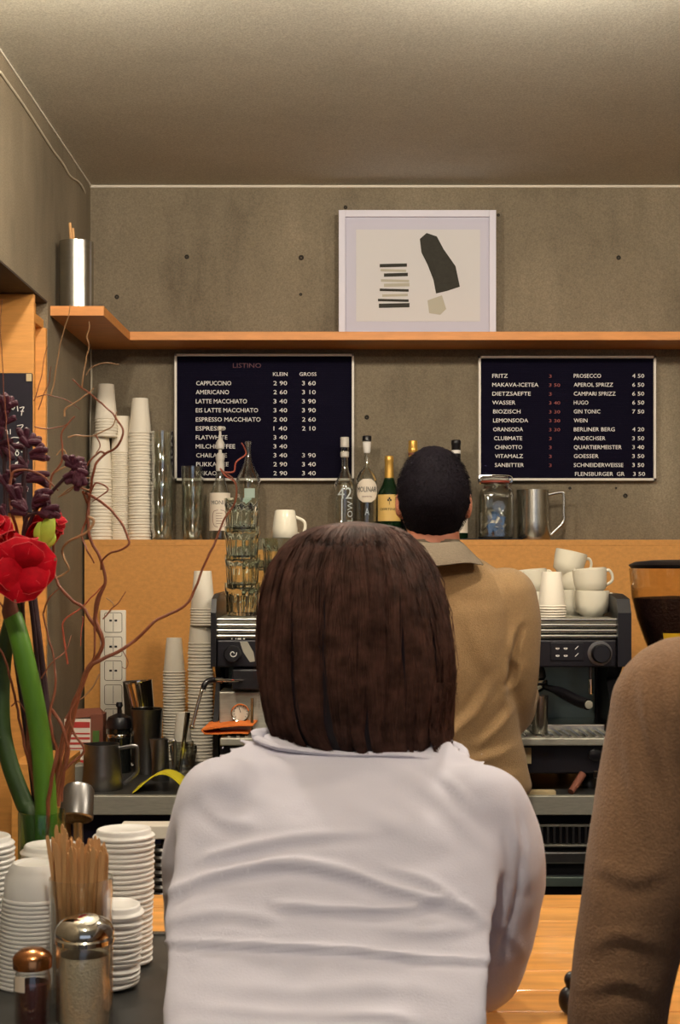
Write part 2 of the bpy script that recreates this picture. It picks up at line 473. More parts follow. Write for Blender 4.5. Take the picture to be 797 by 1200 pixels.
chalk([[(8, 519), (14, 513), (22, 513), (26, 514)]], bb, Zb)
chalk([[(19, 577), (20, 581)], [(22, 575), (25, 574), (24, 578)], [(27, 573), (30, 573), (28, 576), (30, 578)], [(31, 572), (33, 572), (32, 576)]], bb, Zb)

# shelf along back wall and its return on the left wall
ZS0 = wz(398.5, 4.45); ZS1 = ZS0+.026
sh = thing('wall_shelf', 'long orange wooden shelf high on the back wall under the framed print', 'shelf', (0, 4.45, ZS0))
ob('long_board', G().box((wx(152, 4.45), 4.45, ZS0), (3.0, DW-.001, ZS1), .001), 'shelf_wood', sh, False)
g = G(); y0 = 4.0
pts = [(XL+.001, y0), (wx(121.5, y0), y0), (wx(152, 4.45)-.001, 4.45), (wx(152, 4.45)-.001, DW-.001), (XL+.001, DW-.001)]
v = [(x, y, ZS0) for x, y in pts]+[(x, y, ZS1) for x, y in pts]
f = [tuple(reversed(range(5))), tuple(range(5, 10))]+[(i, (i+1) % 5, 5+(i+1) % 5, 5+i) for i in range(5)]
ob('corner_board', G().add(v, f), 'shelf_wood', sh, False)

# cables in the left corner
g = G(); q = []
for (x, y) in ((0, 84), (10, 98), (20, 112), (31, 128), (42, 145), (53, 162), (62, 176), (74, 192), (82, 206), (92, 213), (98, 222)):
    D = min((.797)*F/(CX-x), DW-.01); q.append(P(x, y, D))
q += [P(101, 236, DW-.012), P(102.5, 262, DW-.012), P(103, 310, DW-.012), P(104, 384, DW-.012)]
g.tube(catmull(q, 4), .0032, 6)
tag(ob('wall_cable', g, 'cable_white'), 'thin cable running down the top of the left wall into the corner', 'cable')
g = G().tube(catmull([P(106, 407, DW-.01), P(107, 440, DW-.01), P(106.5, 470, DW-.01), P(105, 510, DW-.01), P(105, 560, DW-.01), P(105, 629, DW-.01)], 4), .0034, 6)
tag(ob('corner_cable', g, 'cable_white'), 'pale cable hanging in the room corner below the wooden shelf', 'cable')

# ceiling lamps (only the glow of one reaches into the frame)
def lamp(x, y, label):
    t = thing('ceiling_lamp', label, 'lamp', (x, y, ZCEIL), 'small globe lamps under the ceiling')
    ob('lamp_base', G().lathe([(.045, 0), (.045, -.02), (.02, -.03), (0, -.03)], 20), 'frame_white', t, local=True)
    ob('lamp_globe', G().ball((0, 0, -.075), .048, 20, 14), 'lamp_glow', t, local=True)
lamp(.42, 2.66, 'globe lamp under the ceiling just above the picture top on the right')
lamp(-.55, 2.60, 'globe lamp under the ceiling just above the picture top on the left')
lamp(1.75, 2.3, 'globe lamp under the ceiling above the man in brown')
lamp(-.1, .75, 'globe lamp under the ceiling above the viewer')

# ================================================================== LETTER BOARDS AND FRAME
DB = DW-.02
def board(x0, y0, x1, y1, label):
    t = thing('menu_board', label, 'menu board', P((x0+x1)/2, y1, DB))
    ob('felt_panel', G().box(P(x0+2, y1-2, DB+.004), P(x1-2, y0+2, DW-.001)), 'board_navy', t, False)
    g = G(); w = 2.6*DB/F
    a = P(x0, y1, DB-.006); b = P(x1, y0, DB-.006)
    for (p, q_) in (((a.x, a.z), (a.x+w, b.z)), ((b.x-w, a.z), (b.x, b.z)), ((a.x, a.z), (b.x, a.z+w)), ((a.x, b.z-w), (b.x, b.z))):
        g.box((p[0], DB-.006, p[1]), (q_[0], DW-.001, q_[1]))
    ob('board_frame', g, 'board_frame', t, False)
    # grooves of the felt: thin ribs
    g = G(); z = a.z+w+.004
    while z < b.z-w-.004:
        g.box((a.x+w, DB+.0028, z), (b.x-w, DB+.004, z+.0035)); z += .0068
    ob('felt_rib', g, 'board_navy', t, False, kind='stuff')
    return t
m1 = board(204.5, 414.5, 415, 563, 'black letter board of coffee prices on the left of the back wall')
DT = DB+.0025
text_px('LISTINO', 273, 431, 33, 5.5, DT, 'letter_dim_red', m1, label='faded dark red heading')
text_px('KLEIN', 320, 440.5, 17, 4.2, DT, 'letter_white', m1); text_px('GROSS', 351, 440.5, 20, 4.2, DT, 'letter_white', m1)
rows = [('CAPPUCCINO', 230, 41, 451.5, '2 90', '3 60'), ('AMERICANO', 229.5, 39, 462, '2 60', '3 10'), ('LATTE MACCHIATO', 229.5, 60, 472.7, '3 40', '3 90'),
        ('EIS LATTE MACCHIATO', 229.5, 73, 483.2, '3 40', '3 90'), ('ESPRESSO MACCHIATO', 229.5, 76, 494, '2 00', '2 60'), ('ESPRESSO', 229.5, 35, 504.5, '1 40', '2 10'),
        ('FLATWHITE', 229.5, 37, 515, '3 40', None), ('MILCHKAFFEE', 229.5, 46, 525.5, '3 40', None), ('CHAILATTE', 230, 36, 536, '3 40', '3 90'),
        ('PUKKA TEE', 230, 38, 546.5, '2 90', '3 40'), ('KAKAO', 230, 24, 557, '2 90', '3 40')]
for s, x, w, y, p1, p2 in rows:
    text_px(s, x, y, w, 5.0, DT, 'letter_white', m1, 'menu_line')
    if p1: text_px(p1, 320.5, y, 16, 5.0, DT, 'letter_white', m1, 'menu_price')
    if p2: text_px(p2, 354, y, 16, 5.0, DT, 'letter_white', m1, 'menu_price')
m2 = board(561, 417, 769, 563, 'black letter board of drinks prices on the right of the back wall')
rows = [('FRITZ', 577, 18, 'PROSECCO', 32, '4 50', '3'), ('MAKAVA-ICETEA', 577, 54, 'APEROL SPRIZZ', 46, '6 50', '3 50'), ('DIETZSAEFTE', 577, 45, 'CAMPARI SPRIZZ', 49, '6 50', '3'),
        ('WASSER', 577, 27, 'HUGO', 17, '6 50', '3 40'), ('BIOZISCH', 578, 32, 'GIN TONIC', 31, '7 50', '3 30'), ('LEMONSODA', 578, 41, 'WEIN', 16, None, '3 30'),
        ('ORANSODA', 578, 35, 'BERLINER BERG', 48, '4 20', '3 30'), ('CLUBMATE', 579, 33, 'ANDECHSER', 37, '3 50', '3'), ('CHINOTTO', 580, 32, 'QUARTIERMEISTER', 56, '3 40', '3'),
        ('VITAMALZ', 580, 33, 'GOESSER', 29, '3 50', '3'), ('SANBITTER', 580, 34, 'SCHNEIDERWEISSE', 58, '3 50', '3')]
for i, (a, xa, wa, b, wb_, p, pr) in enumerate(rows):
    y = 442.7+i*10.45
    text_px(a, xa, y, wa, 4.6, DT, 'letter_white', m2, 'menu_line')
    text_px(b, 672.5, y, wb_, 4.6, DT, 'letter_white', m2, 'menu_line')
    if p: text_px(p, 741, y, 14, 4.6, DT, 'letter_white', m2, 'menu_price')
    if pr: text_px(pr, 643.5, y, 13 if len(pr) > 1 else 3, 3.8, DT, 'letter_red', m2, 'menu_price', label='small red price')
text_px('FLENSBURGER  GR', 674, 442.7+11*10.45, 58, 4.6, DT, 'letter_white', m2, 'menu_line'); text_px('3 50', 742, 442.7+11*10.45, 14, 4.6, DT, 'letter_white', m2, 'menu_price')

DFR = 4.60
fr = thing('framed_print', 'white framed black and white print standing on the high wooden shelf', 'picture', P(489, 390, DFR))
x0, y0, x1, y1 = 397, 246, 581.5, 389.5
a = P(x0, y1, DFR-.015); b = P(x1, y0, DFR-.015); a.z = ZS1
g = G(); w = .021
for p, q_ in (((a.x, a.z), (a.x+w, b.z)), ((b.x-w, a.z), (b.x, b.z)), ((a.x+w, a.z), (b.x-w, a.z+w)), ((a.x+w, b.z-w), (b.x-w, b.z))):
    g.box((p[0], DFR-.015, p[1]), (q_[0], DFR+.008, q_[1]), .001)
ob('frame_moulding', g, 'frame_white', fr, False)
ob('mat_board', G().box((a.x+w, DFR-.004, a.z+w), (b.x-w, DFR, b.z-w)), 'mat_board', fr, False)
pr = ob('print_sheet', G().box((a.x+.055, DFR-.0055, a.z+.055), (b.x-.05, DFR-.004, b.z-.06)), 'print_paper', fr, False)
# plain generic stand-in for the printed artwork: an abstract composition of a dark shape and stacked bars
def inkpoly(pts, m, th=.0006, name='ink_shape'):
    D = DFR-.0058
    v = [P(x, y, D-th) for x, y in pts]+[P(x, y, D+.0002) for x, y in pts]; n = len(pts)
    f = [tuple(range(n)), tuple(reversed(range(n, 2*n)))]+[(i, (i+1) % n, n+(i+1) % n, n+i) for i in range(n)]
    return ob(name, G().add(v, f), m, pr, False)
def blob(cx, cy, rx, ry, rot, k=0, n=26, s=0):
    out = []
    for i in range(n):
        a_ = 2*PI*i/n; r = 1+k*math.sin(3*a_+s)+k*.6*math.sin(5*a_+2*s)
        x = rx*r*math.cos(a_); y = ry*r*math.sin(a_)
        out.append((cx+x*math.cos(rot)-y*math.sin(rot), cy+x*math.sin(rot)+y*math.cos(rot)))
    return out
inkpoly([(492, 280), (500, 273), (512, 277), (520, 292), (534, 312), (539, 336), (524, 341), (511, 344), (508, 328), (501, 310), (494, 296)], 'ink')
inkpoly([(501, 352), (518, 346), (523, 362), (516, 369), (503, 367)], 'ink_soft')
for i, (xx, yy, ww, hh, mm) in enumerate(((461, 311, 32, 4, 'ink'), (461, 317, 30, 3, 'ink_soft'), (464, 322, 28, 4, 'ink'), (463, 329, 33, 3, 'ink_soft'), (465, 334, 30, 4, 'ink_soft'),
        (462, 340, 34, 3, 'ink'), (463, 346, 30, 3, 'ink_soft'), (461, 352, 36, 3, 'ink'), (462, 358, 36, 5, 'ink'))):
    s = (-1)**i*.04
    inkpoly([(xx-ww/2, yy-hh/2+s*10), (xx+ww/2, yy-hh/2-s*10), (xx+ww/2, yy+hh/2-s*10), (xx-ww/2, yy+hh/2+s*10)], mm)

# steel canister with sticks on the corner shelf
c = Vector((wx(89.5, 4.09), 4.09, ZS1))
t = thing('steel_canister', 'tall polished steel canister on the corner shelf at upper left', 'canister', c)
r = .048; h = .195
ob('body', G().lathe([(0, 0), (r, 0), (r, h), (r-.002, h), (r-.002, .003), (0, .003)], 40), 'steel', t, local=True)
for dx, dz in ((-.016, .055), (-.008, .04)):
    ob('stick', G().tube([(dx+.012, 0, .01), (dx-.002, 0, h+dz)], (.004, .004), 8), 'stirrer_wood', t, local=True)

# ================================================================== CUPS, GLASSES, BOTTLES ON THE LEDGE
def cup_mesh(h, rr, rb):
    g = G(); t = .0012
    # inverted: base ring up, rolled rim down at z=0
    g.lathe([(rr-.001, .0), (rr+.0015, .0008), (rr+.0022, .0025), (rr+.0012, .0042), (rr, .0046), (rb+.0006, h-.001), (rb, h), (rb-.002, h), (rb-.003, h-.005), (0, h-.005),
             (0, h-.007), (rb-.004, h-.007), (rr-.0014, .004)], 28, closed=False)
    return g.me('paper_cup', True, 50)
CUP_A = cup_mesh(.112, .0350, .0245); CUP_B = cup_mesh(.100, .0310, .0215); CUP_C = cup_mesh(.118, .0335, .0245)
CUP_D = cup_mesh(.090, .0345, .0250)
for m_ in (CUP_A, CUP_B, CUP_C, CUP_D): m_.materials.append(MAT['paper_cup'])
def stack(cme, x, D, z0, ytop, pitch, h, where, group, lean=0, name='paper_cup'):
    ztop = wz(ytop, D); n = max(1, int(round((ztop-z0-h)/pitch))+1); n = min(n, 60)
    pitch = (ztop-z0-h)/(n-1) if n > 1 else 0
    for i in range(n):
        o = bpy.data.objects.new(name, cme); COL.objects.link(o)
        jx = random.uniform(-.0008, .0008)
        o.location = (wx(x, D)+jx+lean*i*pitch, D+random.uniform(-.0008, .0008), z0+i*pitch)
        if i == n-1: tag(o, 'topmost paper cup of the stack '+where, 'cup', group)
        elif i == 0: tag(o, 'bottom paper cup of the stack '+where, 'cup', group)
        else: tag(o, 'paper cup nested in the stack '+where, 'cup', group)
    return ztop
zt = stack(CUP_A, 118, 4.575, ZL, 509, .0107, .112, 'on the ledge nearest the wall corner', 'stacked cups on the ledge by the corner')
stack(CUP_A, 124.5, 4.565, wz(512.5, 4.565), 450.5, .0085, .112, 'perched high over the corner cup stack', 'cups perched above the corner stack', 0)
stack(CUP_C, 142.5, 4.60, ZL, 488, .006, .118, 'on the ledge between two taller cup stacks', 'stacked cups in the middle of the ledge trio')
stack(CUP_A, 164, 4.575, ZL, 467, .0095, .112, 'on the ledge next to the stacked tumblers', 'stacked cups beside the tumblers on the ledge')

def tumbler_mesh(h, rt, rb, ribs=0, step=.62, wall=.002):
    """open glass, narrower lower part below a shoulder at step*h"""
    if ribs:
        n = ribs*4; g = G(); v = []; f = []
        prof = [(0, .0), (rb*.9, 0), (rb, .004), (lerp(rb, rt, .55), h*.55), (lerp(rb, rt, .8), h*.72), (rt, h*.78), (rt, h), (rt-wall, h), (rt-wall, h*.78), (lerp(rb, rt, .5)-wall*1.8, h*.5), (rb-wall*1.8, .012), (0, .010)]
        for j, (r, z) in enumerate(prof):
            for i in range(n):
                a = 2*PI*i/n; rr = r
                if 0 < j < 5: rr = r*(1-.10*(.5+.5*math.cos(ribs*a)))
                v.append((rr*math.cos(a), rr*math.sin(a), z))
        for j in range(len(prof)-1):
            for i in range(n):
                i2 = (i+1) % n; f.append((j*n+i, j*n+i2, (j+1)*n+i2, (j+1)*n+i))
        return G().add(v, f).me('glass', True, 50)
    return G().lathe([(0, 0), (rb*.9, 0), (rb, .004), (rb*1.02, h*step-.008), (rt, h*step+.006), (rt, h), (rt-wall, h), (rt-wall, h*step+.006), (rb*1.02-wall, h*step-.008), (rb-wall, .008), (0, .007)], 32).me('glass', True, 50)
TUM = tumbler_mesh(.105, .035, .0305, 0, .27); TUM.materials.append(MAT['glass'])
RIB = tumbler_mesh(.088, .0465, .041, 12, wall=.0028); RIB.materials.append(MAT['rib_glass'])
def gstack(me, x, D, z0, n, pitch, where, group, name='drinking_glass', what='clear glass'):
    for i in range(n):
        o = bpy.data.objects.new(name, me); COL.objects.link(o); o.location = (wx(x, D)+random.uniform(-.0015, .0015), D+random.uniform(-.001, .001), z0+i*pitch)
        pos = 'topmost' if i == n-1 else ('lowest' if i == 0 else ('second from bottom' if i == 1 else 'third from bottom'))
        tag(o, f'{pos} {what} {where}', 'glass', group)
gstack(TUM, 190, 4.57, ZL, 4, .079, 'of the tall stack on the ledge beside the paper cups', 'tall tumbler stack on the ledge', what='clear tumbler')
gstack(TUM, 226, 4.585, ZL, 3, .064, 'of the short stack left of the syrup bottle', 'short tumbler stack on the ledge', what='clear tumbler')

def bottle(name, label, x, D, z0, prof, glassm, liquid=None, n=36):
    """prof: outer (r, z); hollow glass drawn as a wall"""
    t = thing(name, label, 'bottle', (wx(x, D), D, z0))
    ins = [(max(r-.0025, 0), z) for r, z in prof if z > .006]
    p = [(0, 0)]+prof+[(prof[-1][0]-.0025, prof[-1][1])]+list(reversed([(max(r-.0025, .001), z) for r, z in prof[1:-1]]))+[(0, prof[1][1]+.003)]
    ob('bottle_glass', G().lathe(p, n), glassm, t, local=True)
    return t
# syrup bottle with pump
bx, bD = 258, 4.56; s = bD/F
def Z(y): return wz(y, bD)-ZL
t = bottle('syrup_bottle', 'syrup bottle with white pump dispenser and cream label on the ledge', bx, bD, ZL,
           [(.030, 0), (.0335, .004), (.0335, Z(588)), (.030, Z(578)), (.018, Z(566)), (.012, Z(556)), (.0115, Z(548))], 'thin_glass')
cc = abs_loc(t)
lb = ob('label', band(.0338, .0338, cc.z+Z(622), cc.z+Z(578), cc, -1.25, 1.25), 'label_cream', t)
wrap_text('MONIN', .0345, cc, cc.z+Z(591.5), .054, .0125, 'text_black', lb)
g = G()
for k in (-1, 1):
    g.tube(catmull([(cc.x+k*.004, cc.y-.0352, cc.z+Z(598)), (cc.x+k*.018, cc.y-.031, cc.z+Z(600)), (cc.x+k*.021, cc.y-.029, cc.z+Z(608)), (cc.x+k*.016, cc.y-.032, cc.z+Z(616)), (cc.x+k*.004, cc.y-.0352, cc.z+Z(618))], 4), .0007, 4)
for i in range(5):
    zz = cc.z+Z(602+i*3); g.box((cc.x-.010, cc.y-.0352, zz), (cc.x+.010-.003*(i % 2), cc.y-.0345, zz+.0012))
ob('label_ornament', g, 'carton_brown', lb)
ob('pump_collar', G().lathe([(0, Z(552)), (.013, Z(552)), (.014, Z(546)), (.012, Z(541)), (.013, Z(540)), (.0145, Z(536)), (.0125, Z(533)), (.009, Z(531)), (0, Z(531))], 24), 'bottle_cap_white', t, local=True)
ob('pump_stem', G().lathe([(0, Z(533)), (.006, Z(533)), (.0055, Z(527)), (.013, Z(526)), (.0135, Z(519)), (.009, Z(516)), (.006, Z(514)), (.004, Z(512)), (.004, Z(505)), (.009, Z(504)), (.0095, Z(501)), (.005, Z(499.5)), (0, Z(499.5))], 20), 'bottle_cap_white', t, local=True)
ob('pump_spout', G().tube([(0, 0, Z(503)), (.01, -.01, Z(502)), (.014, -.016, Z(504))], .003, 8), 'bottle_cap_white', t, local=True)
# clear carafe bottle behind the ribbed glasses
bx = 291
t = bottle('swing_bottle', 'clear long-necked bottle with pale teal label behind the stacked glasses', bx, bD, ZL,
           [(.034, 0), (.039, .004), (.039, Z(566)), (.037, Z(560)), (.026, Z(552)), (.014, Z(542)), (.009, Z(532)), (.0085, Z(522)), (.011, Z(520)), (.011, Z(517))], 'thin_glass')
cc = abs_loc(t); ob('label', band(.0393, .0393, cc.z+Z(588), cc.z+Z(573), cc, -.25, .6), 'label_teal', t)
# vodka bottle
bx = 404
t = bottle('vodka_bottle', 'tall clear bottle with white 42 lettering on the ledge right of the coffee menu', bx, bD, ZL,
           [(.032, 0), (.0345, .004), (.0345, Z(575)), (.033, Z(568)), (.022, Z(560)), (.0135, Z(553)), (.0105, Z(545)), (.0105, Z(535))], 'thin_glass')
cc = abs_loc(t)
ob('cap', G().lathe([(0, Z(524)), (.0135, Z(524)), (.0135, Z(513)), (.012, Z(512.3)), (0, Z(512.3))], 24), 'bottle_cap_white', t, local=True)
ob('cap_neck', G().lathe([(.0105, Z(535.5)), (.0125, Z(534)), (.0125, Z(524)), (0, Z(524))], 24), 'thin_glass', t, local=True)
ob('neck_band', G().lathe([(.0112, Z(536)), (.0135, Z(535)), (.0135, Z(530)), (.0112, Z(529))], 24), 'bottle_cap_white', t, local=True)
wrap_text('42', .0349, cc, cc.z+Z(585), .046, .036, 'frost_white', t)
c0_ = cc.x-.0105; ob('lettering', G().box((c0_, cc.y-.0352, cc.z+Z(612)), (c0_+.0035, cc.y-.0325, cc.z+Z(585))), 'frost_white', t, False)
me = textme('BELOW', .018, .092, .0003)
me.transform(Matrix.Rotation(-PI/2, 4, 'Y'))
for v_ in me.vertices:
    a_ = (v_.co.x+.026)/.0345; rr = .0349-v_.co.y; v_.co = Vector((cc.x+rr*math.sin(a_), cc.y-rr*math.cos(a_), cc.z+Z(622)+v_.co.z))
ob('lettering', me, 'frost_white', t, False)
# sambuca bottle
bx = 430
t = bottle('liqueur_bottle', 'clear round-shouldered bottle with black cap and cream name label', bx, bD, ZL,
           [(.030, 0), (.034, .004), (.033, .02), (.0345, Z(575)), (.033, Z(562)), (.025, Z(554)), (.012, Z(549)), (.0075, Z(545)), (.0075, Z(530))], 'thin_glass')
cc = abs_loc(t)
ob('cap', G().lathe([(0, Z(517)), (.0145, Z(517)), (.0145, Z(511.5)), (.013, Z(510.8)), (0, Z(510.8))], 24), 'black_plastic', t, local=True)
ob('neck_label', G().lathe([(.0095, Z(531)), (.0115, Z(529)), (.0135, Z(518)), (0, Z(517))], 24), 'label_white', t, local=True)
g = G(); n = 20; v = []; f = []
for j in range(9):
    zz = lerp(Z(589), Z(562), j/8); q_ = abs(j/4-1); aw = 1.12*math.sqrt(max(.12, 1-q_**2*.9))
    for i in range(n+1):
        a_ = lerp(-aw, aw, i/n); v.append((cc.x+.0354*math.sin(a_), cc.y-.0354*math.cos(a_), cc.z+zz))
for j in range(8):
    for i in range(n): f.append((j*(n+1)+i, j*(n+1)+i+1, (j+1)*(n+1)+i+1, (j+1)*(n+1)+i))
lb = ob('label', G().add(v, f), 'label_cream', t)
wrap_text('MOLINARI', .0358, cc, cc.z+Z(577), .068, .0165, 'text_black', lb)
wrap_text('extra', .0358, cc, cc.z+Z(583), .03, .005, 'carton_brown', lb)
wrap_text('A', .0352, cc, cc.z+Z(604), .014, .022, 'frost_white', t)
# green prosecco bottle with gold foil
bx = 456
t = bottle('sparkling_bottle', 'green bottle with gold neck foil and yellow label left of the barista', bx, bD, ZL,
           [(.034, 0), (.0375, .005), (.0375, Z(585)), (.034, Z(577)), (.022, Z(568)), (.0145, Z(560)), (.013, Z(550)), (.0125, Z(538))], 'green_glass')
cc = abs_loc(t)
lb = ob('label', band(.0378, .0378, cc.z+Z(611), cc.z+Z(580), cc, -1.2, 1.2), 'label_gold', t)
wrap_text('CORTINOV', .0386, cc, cc.z+Z(598.5), .064, .0075, 'text_black', lb)
g = G()
for k in range(3):
    g.ball((cc.x+(-.004+.004*k), cc.y-.0388, cc.z+Z(586.5 if k != 1 else 584.5)), (.0028, .0006, .0035), 8, 6)
g.box((cc.x-.0006, cc.y-.039, cc.z+Z(592)), (cc.x+.0006, cc.y-.0385, cc.z+Z(587)))
ob('label_emblem', g, 'text_black', lb)
ob('neck_foil', G().lathe([(.0149, Z(562)), (.0142, Z(550)), (.0133, Z(542)), (.0148, Z(540)), (.0140, Z(536)), (.012, Z(534.3)), (0, Z(534))], 24), 'gold_foil', t, local=True)
# two bottles behind the barista's head
bx = 484
t = bottle('gold_capped_bottle', 'dark bottle with tall gold capsule rising behind the barista head', bx, bD, ZL,
           [(.034, 0), (.0375, .005), (.0375, Z(580)), (.030, Z(568)), (.015, Z(556)), (.0135, Z(545))], 'dark_glass')
ob('capsule', G().lathe([(.0140, Z(552)), (.0138, Z(532)), (.0152, Z(530)), (.0152, Z(526.5)), (.0142, Z(526)), (.0142, Z(519)), (.013, Z(517.8)), (0, Z(517.8))], 24), 'gold_foil', t, local=True)
ob('capsule_band', G().lathe([(.0145, Z(535)), (.0153, Z(534)), (.0153, Z(532.5)), (.0145, Z(532))], 24), 'carton_brown', t, local=True)
bx = 534.5
t = bottle('dark_bottle', 'dark green bottle with black capsule and white band right of the barista head', bx, bD, ZL,
           [(.034, 0), (.0375, .005), (.0375, Z(575)), (.033, Z(560)), (.018, Z(548)), (.0135, Z(540)), (.0135, Z(533))], 'green_glass')
ob('capsule', G().lathe([(.0142, Z(540)), (.0142, Z(523)), (.0155, Z(522)), (.0155, Z(518.5)), (.0135, Z(517)), (0, Z(517))], 24), 'black_plastic', t, local=True)
ob('capsule_band', G().lathe([(.0145, Z(533)), (.0148, Z(532)), (.0148, Z(529.5)), (.0145, Z(529))], 24), 'label_white', t, local=True)
cc = abs_loc(t); ob('label', band(.0378, .0378, cc.z+Z(626), cc.z+Z(600), cc, -1.2, 1.2), 'label_cream', t)
# black tray under the jar and pitcher
ob_ = ob('rubber_tray', G().box((wx(470, 4.52), 4.512, ZL), (wx(612, 4.52), 4.645, ZL+.0035), .001), 'black_matte')
tag(ob_, 'thin black rubber mat under the clip-top jar on the ledge', 'mat')
# move things standing on the mat up by its thickness
ZM = ZL+.0036
for o in SC.objects:
    if o.name.split('.')[0] in ('gold_capped_bottle', 'dark_bottle'): o.location.z = ZM
# clip-top jar
jx, jD = 580.5, 4.575
def Z(y): return wz(y, jD)-ZM
t = thing('clip_top_jar', 'square glass clip-top jar of coins and notes between barista and milk pitcher', 'jar', (wx(jx, jD), jD, ZM))
def rsq(hw, z, n=32, p=4.5):
    return [(hw*math.copysign(abs(math.cos(a))**(2/p), math.cos(a)), hw*math.copysign(abs(math.sin(a))**(2/p), math.sin(a)), z) for a in (2*PI*i/n for i in range(n))]
rings = [rsq(.050, .001), rsq(.056, .006), rsq(.056, Z(583)), rsq(.052, Z(575)), rsq(.043, Z(571), p=2.2), rsq(.041, Z(566), p=2), rsq(.038, Z(566), p=2), rsq(.040, Z(571), p=2.2), rsq(.049, Z(576)), rsq(.053, Z(584)), rsq(.053, .009), rsq(.045, .007)]
v = [p for r_ in rings for p in r_]; n = 32; f = []
for j in range(len(rings)-1):
    for i in range(n): f.append((j*n+i, j*n+(i+1) % n, (j+1)*n+(i+1) % n, (j+1)*n+i))
f.append(tuple(reversed(range(n)))); f.append(tuple((len(rings)-1)*n+i for i in range(n)))
ob('jar_glass', G().add(v, f), 'thin_glass', t, local=True)
ob('rubber_seal', G().lathe([(.036, Z(566)), (.046, Z(566)), (.046, Z(563.5)), (.036, Z(563.5))], 32, closed=True), 'red_rubber', t, local=True)
ob('lid', G().lathe([(0, Z(563.4)), (.043, Z(563.4)), (.045, Z(560.5)), (.041, Z(558.5)), (.020, Z(558)), (0, Z(558))], 32), 'thin_glass', t, local=True)
g = G().tube(catmull([(-.048, -.01, Z(568)), (-.05, -.012, Z(563)), (-.048, -.01, Z(558)), (0, -.012, Z(557)), (.046, -.01, Z(558)), (.052, -.012, Z(563)), (.046, -.01, Z(570))], 5), .0014, 6)
g.tube([(.046+.0042*math.cos(a), -.012, Z(563)+.006*math.sin(a)) for a in np.linspace(0, 2*PI, 16)], .0012, 6)
ob('wire_clip', g, 'chrome', t, local=True)
ob('medallion', G().lathe([(0, 0), (.012, 0), (.0125, -.001), (.017, -.001), (.0205, 0), (.0205, .0015), (0, .0015)], 28, M=Matrix.Rotation(PI/2, 4, 'X')).xf(Matrix.Translation((.005, -.0566, Z(595)))), 'thin_glass', t, local=True)
for i in range(26):
    a = random.uniform(0, 2*PI); rr = random.uniform(0, .036); R = Matrix.Rotation(random.uniform(-1.2, 1.2), 4, 'X') @ Matrix.Rotation(random.uniform(-1, 1), 4, 'Y')
    o = ob('coin', G().lathe([(0, -.001), (.0115, -.001), (.0115, .001), (0, .001)], 12).xf(Matrix.Translation((rr*math.cos(a), rr*math.sin(a), .020+random.uniform(0, .03))) @ R), 'coin', None, True)
    o.location = (wx(jx, jD), jD, ZM); tag(o, 'loose coin lying in the clip-top jar', 'coin', 'coins in the clip-top jar')
for i, mm in enumerate(('banknote_blue', 'coin', 'banknote_blue', 'coin')):
    g = G(); v = []; f = []
    for a_ in range(9):
        for b_ in range(4): v.append((-.032+.008*a_, .006*math.sin(a_*1.1+i)-.034+.004*i, .012*b_+.006*math.sin(a_*.7)))
    for a_ in range(8):
        for b_ in range(3): f.append((a_*4+b_, (a_+1)*4+b_, (a_+1)*4+b_+1, a_*4+b_+1))
    g.add(v, f).xf(Matrix.Translation((.002, .004, .022+.02*i)) @ Matrix.Rotation((-.35, .5, .3, -.5)[i], 4, 'Y'))
    g.xf(Matrix.Scale(.75, 4)); o = ob('banknote', g, mm, None, True); o.location = (wx(jx, jD), jD, ZM+.006)
    tag(o, ('crumpled blue banknote low in the clip-top jar', 'crumpled pale receipt low in the clip-top jar', 'crumpled blue banknote higher in the clip-top jar', 'crumpled pale receipt at the top of the clip-top jar')[i], 'banknote')
# steel pitcher on ledge
def pitcher(name, label, x, D, z0, h, rt, rb, m, hx, cat='pitcher'):
    t = thing(name, label, cat, (wx(x, D), D, z0))
    n = 40; prof = [(0, 0), (rb*.96, 0), (rb, .004), (lerp(rb, rt, .4), h*.35), (lerp(rb, rt, .8), h*.75), (rt, h), (rt-.002, h), (lerp(rb, rt, .8)-.002, h*.75), (rb-.002, .006), (0, .005)]
    g = G(); v = []; f = []
    for j, (r, z) in enumerate(prof):
        for i in range(n):
            a = 2*PI*i/n; k = max(0, math.cos(a-PI*.92))**14*(z/h)**3*.010
            v.append(((r+k)*math.cos(a), (r+k)*math.sin(a), z))
    for j in range(len(prof)-1):
        for i in range(n): f.append((j*n+i, j*n+(i+1) % n, (j+1)*n+(i+1) % n, (j+1)*n+i))
    ob('body', g.add(v, f), m, t, local=True)
    hp = [(rt*.97, 0, h*.9), (hx*.9, 0, h*.95), (hx, 0, h*.88), (hx, 0, h*.55), (hx*.98, 0, h*.35), (rb+.002, 0, h*.10)]
    ob('handle', G().tube(catmull(hp, 4), [(.005, .0022)]*(len(hp)*4-3), 8), m, t, local=True)
    return t
pitcher('milk_pitcher', 'polished steel milk pitcher on the ledge right of the clip-top jar', 626, 4.57, ZL, wz(574, 4.57)-ZL, .046, .051, 'steel', .094)

